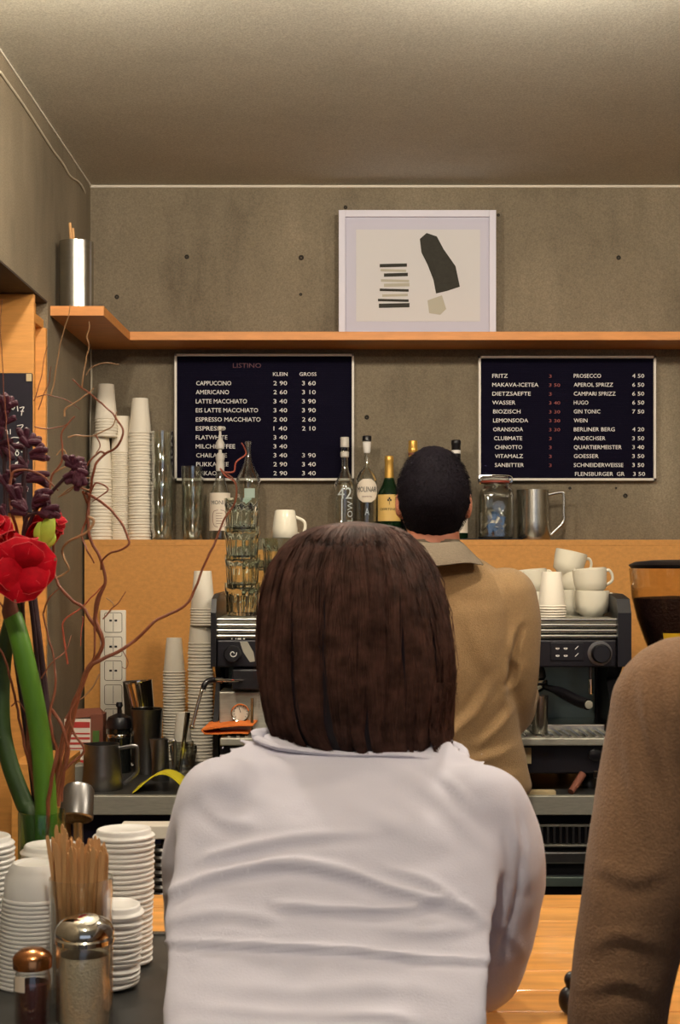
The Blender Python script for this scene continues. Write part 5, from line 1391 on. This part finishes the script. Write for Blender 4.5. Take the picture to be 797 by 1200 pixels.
sculpt(jm, [([(612, 735), (603, 760), (598, 790), (596, 815)], 4, -.010), ([(575, 800), (560, 830), (535, 855), (515, 875)], 6, .006), ([(600, 830), (585, 850), (560, 875)], 5, .006),
            ([(610, 872), (580, 885), (540, 895)], 5, .004), ([(598, 745), (600, 770), (610, 780)], 4, .004), ([(540, 700), (560, 760), (575, 790)], 8, .003), ([(612, 780), (605, 800), (590, 812)], 4, .006), ([(618, 905), (580, 912), (530, 912)], 5, .003)])
wobble(jm, .004, 13, 5)
ob('jacket', jm, 'tan_jacket', t)
# folded-down collar, the right flap lying open
def flap(pts_top, pts_bot, m, parent, name, th=.008):
    n = len(pts_top); v = []
    for off in (0, th):
        for a, b in zip(pts_top, pts_bot):
            for k in range(5):
                p = a.lerp(b, k/4)+Vector((0, -off-.010*math.sin(k/4*PI), 0)); v.append(p)
    f = []; N = n*5
    for i in range(n-1):
        for k in range(4):
            a_ = i*5+k; f += [(a_, a_+1, a_+6, a_+5), (N+a_, N+a_+5, N+a_+6, N+a_+1)]
        f += [(i*5, (i+1)*5, N+(i+1)*5, N+i*5), (i*5+4, N+i*5+4, N+(i+1)*5+4, (i+1)*5+4)]
    for k in range(4): f += [(k, N+k, N+k+1, k+1), ((n-1)*5+k, (n-1)*5+k+1, N+(n-1)*5+k+1, N+(n-1)*5+k)]
    o = ob(name, G().add(v, f), m, parent)
    sd = o.modifiers.new('s', 'SUBSURF'); sd.levels = 1; sd.render_levels = 1; return o
flap([P(478, 633, 3.17), P(488, 634, 3.135), P(508, 636, 3.125), P(528, 635, 3.13), P(540, 632, 3.16), P(546, 640, 3.20)],
     [P(470, 650, 3.12), P(486, 664, 3.08), P(508, 665, 3.07), P(530, 662, 3.07), P(552, 659, 3.085), P(571, 665, 3.12)], 'collar_grey', t, 'collar')
flap([P(470, 636, 3.19), P(476, 634, 3.16), P(484, 636, 3.14), P(496, 650, 3.11)], [P(455, 658, 3.14), P(466, 668, 3.09), P(488, 674, 3.065), P(512, 667, 3.06)], 'collar_grey', t, 'collar_fold')
ob('neckband', ring_loft([bring(650, 470, 548, .062), bring(640, 474, 543, .060), bring(632, 478, 538, .057)], 36), 'collar_grey', t)
# short hair cap
v = []; f = []; n, m = 64, 40
for j in range(m+1):
    th = PI*j/m*.80
    for i in range(n):
        ph = 2*PI*i/n; x = math.sin(th)*math.cos(ph); y = math.sin(th)*math.sin(ph); z = math.cos(th)
        r = 1
        p = Vector((x*.0805, y*.104-.002, z*.113+.010))
        if y > .15:      # hairline above the forehead
            lim = .052+.01*y; p.z = max(p.z, lim) if p.z < lim else p.z
            if z < .35: p.y = min(p.y, .074)
        elif abs(x) > .8 and p.z < -.02: p.x *= .97
        if p.z < -.02: k_ = (-.02-p.z)/.07; p.x *= 1-.12*k_; p.y *= 1-.16*k_
        p += p.normalized()*.0022*noise.noise(p*90)
        v.append(p)
for j in range(m):
    for i in range(n): f.append((j*n+i, (j+1)*n+i, (j+1)*n+(i+1) % n, j*n+(i+1) % n))
f.append(tuple(reversed([m*n+i for i in range(n)])))
hv = G().add(v, f).xf(HB); ho = ob('hair', hv, 'hair_black', t)
rr = random.Random(5); paths = []; inv = HB
for k in range(4200):
    th = math.acos(1-rr.random()*1.72); ph = rr.uniform(0, 2*PI)
    x = math.sin(th)*math.cos(ph); y = math.sin(th)*math.sin(ph); z = math.cos(th)
    if y > .15 and z < .4: continue
    p = Vector((x*.080, y*.1035-.002, z*.1125+.010))
    if p.z < -.066: continue
    if p.z < -.02: k_ = (-.02-p.z)/.07; p.x *= 1-.12*k_; p.y *= 1-.16*k_
    nr = Vector((x, y, z)); d = (nr*.55+Vector((rr.uniform(-.3, .3), rr.uniform(-.3, .3)-.1, -.75))-nr*0).normalized()
    L = .009*(.5+.8*max(0, z+.3)); paths.append([HB @ (p-nr*.001), HB @ (p+nr*.0015+d*L*.5), HB @ (p+nr*.001+d*L)])
v, f = strands(paths, .0006); ob('hair_strands', me_from(v, f, 'm', True), 'hair_black', ho, kind='stuff')

# ---- customer at the right edge in the brown sweater
px_ = .545; DR = 1.44
t = thing('person', 'person in a brown sweater at the right picture edge, only arm and shoulder in view', 'person', (px_, DR, 0))
st = [(px_, 1.36, .86, .165, .115), (px_, 1.37, .96, .165, .115), (px_, 1.38, 1.06, .175, .118), (px_, 1.39, 1.15, .195, .12), (px_, 1.40, 1.25, .205, .125), (px_, 1.41, 1.34, .21, .125), (px_, 1.42, 1.40, .205, .115), (px_, 1.425, 1.45, .18, .095), (px_, 1.43, 1.49, .13, .075), (px_, 1.435, 1.515, .08, .062), (px_, 1.44, 1.535, .06, .056)]
aL = [P(803, 832, 1.43), P(775, 920, 1.43), P(752, 1020, 1.42), P(732, 1130, 1.425), P(722, 1205, 1.44)]; fL = [aL[-1], P(730, 1200, 1.56), P(742, 1165, 1.66)]
cR = 2*px_
aR = mirror(aL, px_); fR = mirror(fL, px_)
hd, HR_ = head_parts(Vector((px_, 1.46, 1.70)), 1.02, 0, 0)
parts = [hd, limb([(px_, 1.44, 1.50), (px_, 1.445, 1.58), (px_, 1.455, 1.66)], [.062, .057, .056]), ring_loft([(r[0], r[1], r[2], r[3]*.92, r[4]*.92) for r in st]),
         limb(aL, [.05, .042, .038, .036, .036]), limb(aR, [.05, .042, .038, .036, .036]), limb(fL, [.036, .034, .026]), limb(fR, [.036, .034, .026])]+legs(px_, 1.37, .95, 1.36)
parts += hand(fL[-1], (.15, .9, -.2), (0, 0, -1), 1, 1, .3)+hand(fR[-1], (-.15, .9, -.2), (0, 0, -1), 1, -1, .3)
body = ob('body', remesh(parts, .0065, 2), 'skin', t); face_parts(HR_, body)
tm = remesh([ring_loft([(px_, 1.37, .80, .165, .13), (px_, 1.37, .93, .17, .125), (px_, 1.38, .99, .165, .118)])]+[limb([(px_+sx*.088, 1.37, .90), (px_+sx*.10, 1.38, .48), (px_+sx*.10, 1.36, .09)], [.105, .085, .072, .066], 22) for sx in (-1, 1)], .009, 3)
ob('trousers', tm, 'trousers_dark', t); shoes(px_, 1.36, t)
wm = remesh([ring_loft(st[1:], 52, 2.3), limb(aL, [.074, .062, .056, .051, .049], 26), limb(aR, [.074, .062, .056, .051, .049], 26), limb([fL[0], fL[1], P(740, 1172, 1.63)], [.049, .044, .038], 20), limb(mirror([fL[0], fL[1], P(740, 1172, 1.63)], px_), [.049, .044, .038], 20)], .0055, 5)
sculpt(wm, [([(752, 785), (762, 850), (778, 900), (797, 960)], 8, .004), ([(785, 800), (790, 870), (797, 930)], 7, .004), ([(700, 1010), (740, 1030), (775, 1020)], 9, .003), ([(690, 1110), (730, 1095), (770, 1110)], 9, .0035), ([(685, 1160), (730, 1150), (765, 1165)], 8, .0035), ([(730, 860), (745, 920), (760, 980)], 9, .003)])
wobble(wm, .003, 18, 9)
ob('sweater', wm, 'brown_sweater', t)
hv = G().ball((0, 0, 0), 1, 40, 28); 
for i, p in enumerate(hv.v):
    q = Vector((p.x*.082, p.y*.104-.003, p.z*.118+.008))
    if q.y > .05 and q.z < .055: q.y = .05
    if q.z < -.06: q.z = -.06; q.y *= .9
    hv.v[i] = q
ob('hair', hv.xf(HR_), 'hair_black', t)

#@@FLOWERS@@
# ================================================================== VASE, FLOWERS, TWIGS
vx, vD = 49, 2.07
vc = Vector((wx(vx, vD), vD, ZB)); vh = wz(950, vD)-ZB
t = thing('glass_vase', 'clear glass vase holding flowers and twisted willow on the bar', 'vase', vc)
ob('vase_body', G().lathe([(0, 0), (.030, 0), (.033, .004), (.0335, vh-.002), (.0325, vh), (.0305, vh-.002), (.030, .010), (0, .009)], 40), 'vase_glass', t, local=True)
ob('water', G().lathe([(0, .0095), (.0298, .0105), (.0300, vh*.72), (0, vh*.72)], 36), 'vase_glass', t, local=True)
def stemtube(pts, r0, r1, m, parent, name='stem', k=8):
    q = catmull(pts, k); R = [lerp(r0, r1, i/(len(q)-1)) for i in range(len(q))]
    return ob(name, G().tube(q, R, 14), m, parent)
def base_pt(i):
    a = i*2.4; r = .004+.0022*(i % 6); return vc+Vector((r*math.cos(a), r*math.sin(a), .013))
def petal(base, tip, normal, width, cup, m, parent, edge=True, name='petal', ruffle=.11):
    """one petal as a curved sheet of some thickness with a raised pale midrib"""
    B = Vector(base); T = Vector(tip); d = T-B; L = d.length; d.normalize(); nn = Vector(normal); nn = (nn-d*nn.dot(d)).normalized(); w = d.cross(nn)
    nu, nv = 14, 10; v = []; f = []
    for side in (0, 1):
        for i in range(nu+1):
            u = i/nu; hw = width*(math.sin(PI*min(1, u*.80+.08))**.7)*(1 if u < .55 else (1-(u-.55)/.45*.18))
            if u > .93: hw *= max(.05, (1-u)/.07)**.6
            for j in range(nv+1):
                s = j/nv*2-1
                p = B+d*L*u+w*hw*s+nn*(cup*L*math.sin(u*PI*.62)-.38*hw*(1-s*s)*(-1)-.18*L*u*u)
                p += nn*ruffle*width*math.sin(7*u+3*s)*abs(s)
                v.append(p-nn*(.0012*side))
    n1 = nv+1; N = (nu+1)*n1
    for i in range(nu):
        for j in range(nv):
            a = i*n1+j; f += [(a, a+1, a+n1+1, a+n1), (N+a, N+a+n1, N+a+n1+1, N+a+1)]
        f += [(i*n1, (i+1)*n1, N+(i+1)*n1, N+i*n1), (i*n1+nv, N+i*n1+nv, N+(i+1)*n1+nv, (i+1)*n1+nv)]
    for j in range(nv): f += [(j, N+j, N+j+1, j+1), (nu*n1+j, nu*n1+j+1, N+nu*n1+j+1, N+nu*n1+j)]
    po = ob(name, G().add(v, f), m, parent, ang=80)
    if edge:
        g = G(); rib = []
        for i in range(1, nu+1): rib.append((v[i*n1+nv//2]+v[N+i*n1+nv//2])/2)
        g.tube(rib, [.0005]*(len(rib)-1)+[.0003], 6)
        ob('midrib', g, 'petal_edge', po)
        rim = [(v[i*n1+nv]+v[N+i*n1+nv])/2 for i in range(6, nu+1)]+[(v[i*n1]+v[N+i*n1])/2 for i in range(nu, 8, -1)]
        ob('petal_rim', G().tube(rim, .0005, 5), 'petal_edge', po)
    return po
# main amaryllis: bloom facing the viewer, slightly right
def bloom(c, axis, up, R, tubeL, parent, seed=0, front=True):
    ax = Vector(axis).normalized(); upv = Vector(up); upv = (upv-ax*upv.dot(ax)).normalized(); rt = ax.cross(upv)
    base = Vector(c)-ax*tubeL
    for ly in (0, 1):
        for k in range(3):
            a = k*2*PI/3+ly*PI/3+.25+seed; rad = upv*math.cos(a)+rt*math.sin(a)
            tip = Vector(c)+rad*R*(1.0 if ly == 0 else .90)+ax*(.022 if ly else .012)
            petal(base+rad*.006, tip, -rad*.55+ax*.9 if 0 else (ax*.8-rad*.6), R*(.74 if ly == 0 else .60), .46, 'petal_red', parent, True)
    g = G()
    for k in range(6):
        a = k*PI/3; rad = upv*math.cos(a)+rt*math.sin(a)
        q = catmull([base+rad*.002, base+ax*tubeL*.6+rad*.006-upv*.004, Vector(c)+ax*.012+rad*.010-upv*.012], 5); g.tube(q, .0011, 6); g.ball(q[-1], (.0022, .004, .0022), 8, 6)
    ob('stamens', g, 'petal_edge', parent)
A = thing('amaryllis', 'large red amaryllis bloom on a thick green stem at the left edge', 'flower', base_pt(0))
stemtube([base_pt(0), P(54, 965, 2.06), P(51, 900, 2.05), P(45, 850, 2.04), P(33, 790, 2.03), P(22, 745, 2.03), P(15, 722, 2.04)], .0165, .0135, 'stem_green', A)
bloom(P(24, 664, 1.99), (.35, -.9, -.12), (0, .1, 1), .062, .062, A, .62)
ob('flower_base', G().lathe([(0, -.012), (.010, -.010), (.012, .0), (.009, .012), (.006, .03), (0, .035)], 16).xf(Matrix.Translation(P(12, 716, 2.035)) @ Matrix.Rotation(.2, 4, 'X')), 'carton_brown', A)
B_ = thing('amaryllis', 'second red amaryllis behind and above the large bloom with a lime green bud', 'flower', base_pt(2))
stemtube([base_pt(2), P(38, 965, 2.09), P(28, 940, 2.10), P(10, 890, 2.11), P(2, 840, 2.12), P(6, 760, 2.13), P(28, 680, 2.12), P(40, 650, 2.10)], .014, .011, 'stem_dark_green', B_)
bloom(P(55, 618, 2.09), (.55, -.3, .5), (-.3, -.2, 1), .034, .045, B_, .1)
for i, (bx1, by1, tx1, ty1, w_) in enumerate(((50, 640, 59, 605, .012), (46, 638, 47, 612, .009), (55, 641, 60, 622, .010))):
    petal(P(bx1, by1, 2.055), P(tx1, ty1, 2.045+.004*i), (0.1*(i-1), -1, .1), w_, .05, 'petal_lime', B_, False, 'bud_leaf', .02)
bloom(P(2, 625, 2.08), (-.2, -.7, .6), (0, .2, 1), .032, .04, B_, .9)
# dark red spiky flowers with fuzzy finger-like buds
def spiky(label, pts, clusters, i, r=.0045):
    t = thing('kangaroo_paw', label, 'flower', base_pt(i))
    q = [base_pt(i)]+[P(*p) for p in pts]; ob('stem', G().tube(catmull(q, 6), [lerp(r, r*.6, k/((len(q)-1)*6)) for k in range((len(q)-1)*6+1)], 8), 'burgundy_stem', t)
    rr = random.Random(i*7+1)
    for (x, y, D, n, L, spread, ang) in clusters:
        c0 = P(x, y, D)
        for k in range(n):
            a = math.radians(ang)+rr.uniform(-spread, spread); d = Vector((math.cos(a), rr.uniform(-.5, .5), math.sin(a))).normalized(); l = L*rr.uniform(.7, 1.1)*D/F
            b = c0+Vector((rr.uniform(-.004, .004), rr.uniform(-.004, .004), rr.uniform(-.006, .006)))
            pts_ = catmull([b, b+d*l*.4, b+d*l*.8+Vector((0, 0, -l*.06)), b+d*l+Vector((0, 0, -l*.12))], 3)
            ob('bud', G().tube(pts_, [.0028, .0034, .004, .0044, .0046, .0048, .0048, .0046, .004, .0032][:len(pts_)], 8), 'burgundy', t)
    return t
spiky('dark red spiky flower in the middle above the red bloom', [(58, 950, 2.1), (56, 850, 2.12), (47, 760, 2.14), (40, 700, 2.15), (33, 640, 2.15), (28, 580, 2.15), (30, 525, 2.15)],
      [(30, 520, 2.15, 9, 22, 1.2, 60), (38, 535, 2.14, 9, 20, .8, 10), (30, 548, 2.15, 7, 18, 1.4, 150), (34, 560, 2.14, 6, 24, .6, -5)], 3, .006)
spiky('dark red spiky flower reaching right in front of the paper cups', [(52, 950, 2.08), (49, 850, 2.09), (40, 740, 2.1), (30, 650, 2.1), (38, 605, 2.09), (62, 575, 2.08), (88, 548, 2.07)],
      [(88, 548, 2.07, 10, 15, 1.3, 70), (86, 545, 2.07, 8, 16, .9, 10), (93, 555, 2.06, 8, 14, .8, -60), (75, 562, 2.07, 4, 14, .5, 40), (60, 578, 2.08, 5, 16, .5, 200)], 4, .004)
spiky('dark red spiky flower low beside the green bud', [(46, 950, 2.1), (40, 850, 2.13), (28, 740, 2.12), (26, 660, 2.08), (30, 610, 2.06), (45, 600, 2.05)],
      [(48, 600, 2.05, 9, 18, .7, 10), (40, 592, 2.05, 8, 22, .5, 40), (30, 600, 2.06, 7, 20, .8, 120), (22, 590, 2.07, 6, 24, .6, 95)], 5, .004)
spiky('dark red spiky flower at the left edge over the chalkboard', [(42, 950, 2.1), (30, 850, 2.14), (15, 740, 2.16), (8, 640, 2.16), (6, 560, 2.16), (4, 500, 2.16)],
      [(4, 500, 2.16, 9, 24, 1.0, 90), (6, 480, 2.16, 8, 22, .9, 80), (2, 520, 2.16, 8, 22, 1.5, 0), (8, 570, 2.16, 8, 22, 1.2, 60), (6, 610, 2.16, 8, 20, 1.2, 120)], 6, .005)
# corkscrew willow
def willow(label, main, twigs, i, m='willow', r=.0034):
    t = thing('willow_branch', label, 'branch', base_pt(i))
    def tub(pts, r0, r1, mm, name):
        q = catmull(pts, 6); n = len(q)
        for k in range(n): q[k] = q[k]+Vector((noise.noise(q[k]*60)*.0016, noise.noise(q[k]*40+Vector((9, 0, 0)))*.006, noise.noise(q[k]*60+Vector((0, 5, 0)))*.0016))
        return ob(name, G().tube(q, [lerp(r0, r1, k/(n-1)) for k in range(n)], 7), mm, t)
    tub([base_pt(i)]+[P(*p) for p in main], r, r*.32, m, 'branch')
    for pts, rr_, mm in twigs: tub([P(*p) for p in pts], rr_*.85, rr_*.5, mm or m, 'twig')
    return t
willow('tall corkscrew willow branch rising to the corner shelf cups', [(62, 950, 2.09), (66, 915, 2.09), (78, 860, 2.1), (88, 830, 2.1), (102, 785, 2.1), (119, 762, 2.09), (120, 744, 2.09), (112, 725, 2.1), (118, 695, 2.1), (124, 680, 2.1), (118, 655, 2.1), (106, 632, 2.1), (103, 605, 2.1), (105, 580, 2.1), (112, 545, 2.08), (124, 532, 2.08), (138, 522, 2.07), (144, 505, 2.07), (135, 489, 2.08), (118, 472, 2.1), (108, 463, 2.1), (97, 455, 2.1), (85, 445, 2.1)],
       [([(110, 511, 2.09), (122, 505, 2.09), (133, 498, 2.08), (137, 483, 2.08)], .0014, 'willow_pale'), ([(80, 513, 2.1), (90, 510, 2.1), (100, 511, 2.1), (110, 511, 2.09)], .0016, 'willow_pale'),
        ([(100, 578, 2.1), (118, 588, 2.09), (135, 603, 2.08), (150, 630, 2.07), (148, 641, 2.07), (130, 648, 2.08), (120, 656, 2.09), (119, 668, 2.1)], .0026, None),
        ([(103, 605, 2.1), (110, 610, 2.1), (103, 623, 2.1), (83, 633, 2.11), (73, 643, 2.12), (76, 656, 2.12), (81, 668, 2.12), (66, 677, 2.12)], .0026, 'willow_pale'),
        ([(103, 585, 2.1), (112, 566, 2.09), (126, 572, 2.08), (120, 580, 2.08), (108, 588, 2.09)], .0018, None), ([(105, 575, 2.1), (90, 570, 2.1), (80, 573, 2.1), (70, 582, 2.1)], .0016, 'willow_pale'),
        ([(104, 560, 2.1), (92, 563, 2.1), (82, 575, 2.1), (68, 583, 2.1)], .0014, 'willow_pale'), ([(97, 575, 2.1), (104, 600, 2.12), (96, 625, 2.12), (103, 645, 2.1), (110, 660, 2.1)], .0022, None),
        ([(113, 510, 2.09), (117, 522, 2.09), (112, 532, 2.09)], .0014, None), ([(124, 532, 2.08), (116, 530, 2.08), (103, 545, 2.09), (100, 560, 2.1)], .002, None)], 7)
willow('long thin willow twig arching right in front of the syrup bottle', [(64, 948, 2.07), (74, 900, 2.07), (86, 842, 2.07), (102, 788, 2.06), (120, 773, 2.06), (145, 761, 2.06), (166, 744, 2.06), (184, 727, 2.06), (217, 709, 2.06), (229, 688, 2.06), (240, 661, 2.06), (250, 640, 2.06), (262, 610, 2.06), (277, 585, 2.06), (274, 563, 2.06), (258, 549, 2.06)],
       [([(262, 553, 2.06), (274, 553, 2.06), (277, 541, 2.06), (288, 533, 2.06), (287, 526, 2.06), (283, 519, 2.06)], .0013, 'willow_red'), ([(258, 549, 2.06), (266, 558, 2.06), (276, 566, 2.06)], .0015, 'willow_red'),
        ([(144, 762, 2.06), (150, 775, 2.06), (147, 783, 2.06), (142, 782, 2.06)], .0009, None), ([(117, 790, 2.07), (108, 806, 2.07), (97, 818, 2.07), (88, 822, 2.07)], .0016, 'willow_pale')], 8, r=.0034)
willow('corkscrew willow branch crossing the bare concrete below the shelf', [(60, 950, 2.11), (70, 880, 2.12), (84, 830, 2.12), (102, 788, 2.12), (117, 765, 2.12), (119, 748, 2.12), (99, 715, 2.12), (85, 703, 2.12), (72, 690, 2.12), (66, 678, 2.13), (62, 655, 2.14), (64, 620, 2.14), (58, 590, 2.14), (60, 560, 2.14), (70, 545, 2.14), (73, 525, 2.14), (72, 510, 2.14), (78, 498, 2.14), (88, 488, 2.14)],
       [([(61, 555, 2.14), (70, 550, 2.14), (79, 543, 2.14), (74, 526, 2.14), (66, 533, 2.14)], .0016, 'willow_pale'), ([(75, 488, 2.13), (76, 480, 2.13), (84, 474, 2.13), (97, 466, 2.13), (110, 455, 2.13)], .0018, 'willow_pale'),
        ([(43, 465, 2.14), (60, 463, 2.14), (80, 470, 2.14), (95, 480, 2.14)], .001, None), ([(40, 500, 2.14), (55, 502, 2.14), (72, 500, 2.14), (84, 492, 2.14)], .0012, None),
        ([(110, 724, 2.1), (111, 745, 2.1), (110, 767, 2.1), (102, 788, 2.12)], .0024, None), ([(110, 726, 2.1), (114, 700, 2.1), (125, 680, 2.1)], .0022, None), ([(80, 778, 2.12), (75, 750, 2.12), (74, 731, 2.12), (84, 720, 2.12), (96, 712, 2.12), (110, 697, 2.12), (121, 685, 2.12)], .0018, 'willow_red'),
        ([(120, 725, 2.1), (132, 713, 2.1), (140, 705, 2.1), (148, 693, 2.1)], .0013, None), ([(124, 700, 2.1), (133, 708, 2.1), (130, 716, 2.1), (122, 722, 2.1)], .001, 'willow_pale'), ([(97, 722, 2.1), (96, 740, 2.1), (94, 757, 2.1)], .001, 'willow_red')], 9)
willow('dark willow branch looping low beside the green stems', [(56, 950, 2.04), (60, 915, 2.03), (66, 880, 2.03), (58, 840, 2.02), (66, 800, 2.03), (60, 760, 2.04), (50, 720, 2.06)],
       [([(68, 945, 2.03), (75, 905, 2.03), (98, 880, 2.03), (86, 858, 2.03), (83, 835, 2.03), (92, 815, 2.03)], .0026, None), ([(60, 830, 2.03), (74, 855, 2.03), (80, 880, 2.03), (74, 915, 2.03), (72, 940, 2.03)], .003, None),
        ([(50, 720, 2.06), (58, 700, 2.06), (70, 690, 2.06)], .0015, None), ([(48, 795, 2.03), (62, 775, 2.03), (78, 762, 2.05), (84, 745, 2.06)], .0012, None)], 10)
willow('thin reddish willow stems between the two green stems at the left', [(48, 950, 2.05), (38, 900, 2.06), (33, 870, 2.06), (32, 830, 2.06), (22, 790, 2.07), (16, 750, 2.07), (8, 720, 2.08), (-4, 700, 2.08)],
       [([(44, 948, 2.07), (34, 895, 2.08), (24, 850, 2.08), (14, 800, 2.08), (4, 770, 2.08), (-8, 750, 2.08)], .0028, None), ([(50, 930, 2.05), (44, 880, 2.05), (42, 840, 2.05), (30, 800, 2.06), (28, 760, 2.06), (18, 730, 2.07)], .0026, 'willow_red'),
        ([(40, 905, 2.06), (36, 880, 2.05), (45, 860, 2.05), (42, 850, 2.05)], .002, None), ([(12, 828, 2.07), (22, 822, 2.07), (30, 835, 2.07)], .0014, None), ([(25, 760, 2.07), (34, 778, 2.06), (30, 800, 2.06)], .0016, None)], 11)
willow('willow twig looping over the chalkboard above the red bloom', [(50, 950, 2.12), (40, 860, 2.14), (30, 760, 2.16), (24, 680, 2.14), (22, 640, 2.1), (16, 605, 2.08), (12, 585, 2.08), (13, 560, 2.08), (18, 552, 2.08), (30, 551, 2.08), (45, 555, 2.08), (58, 564, 2.08), (68, 574, 2.08)],
       [([(13, 560, 2.08), (7, 490, 2.1), (3, 430, 2.1), (1, 390, 2.1), (2, 350, 2.1)], .001, None), ([(40, 470, 2.14), (48, 440, 2.14), (56, 405, 2.14)], .001, None), ([(45, 480, 2.14), (56, 450, 2.14), (60, 430, 2.14)], .001, None), ([(60, 463, 2.14), (66, 430, 2.14), (73, 392, 2.14), (79, 372, 2.14), (83, 358, 2.14)], .0012, 'willow_pale'),
        ([(97, 455, 2.1), (99, 430, 2.1), (104, 407, 2.1), (102, 396, 2.1), (104, 385, 2.1), (104, 376, 2.1)], .0012, 'willow_pale'), ([(101, 440, 2.1), (106, 430, 2.1), (112, 427, 2.1), (125, 425, 2.1), (140, 427, 2.1)], .0011, 'willow_pale')], 12, 'willow')
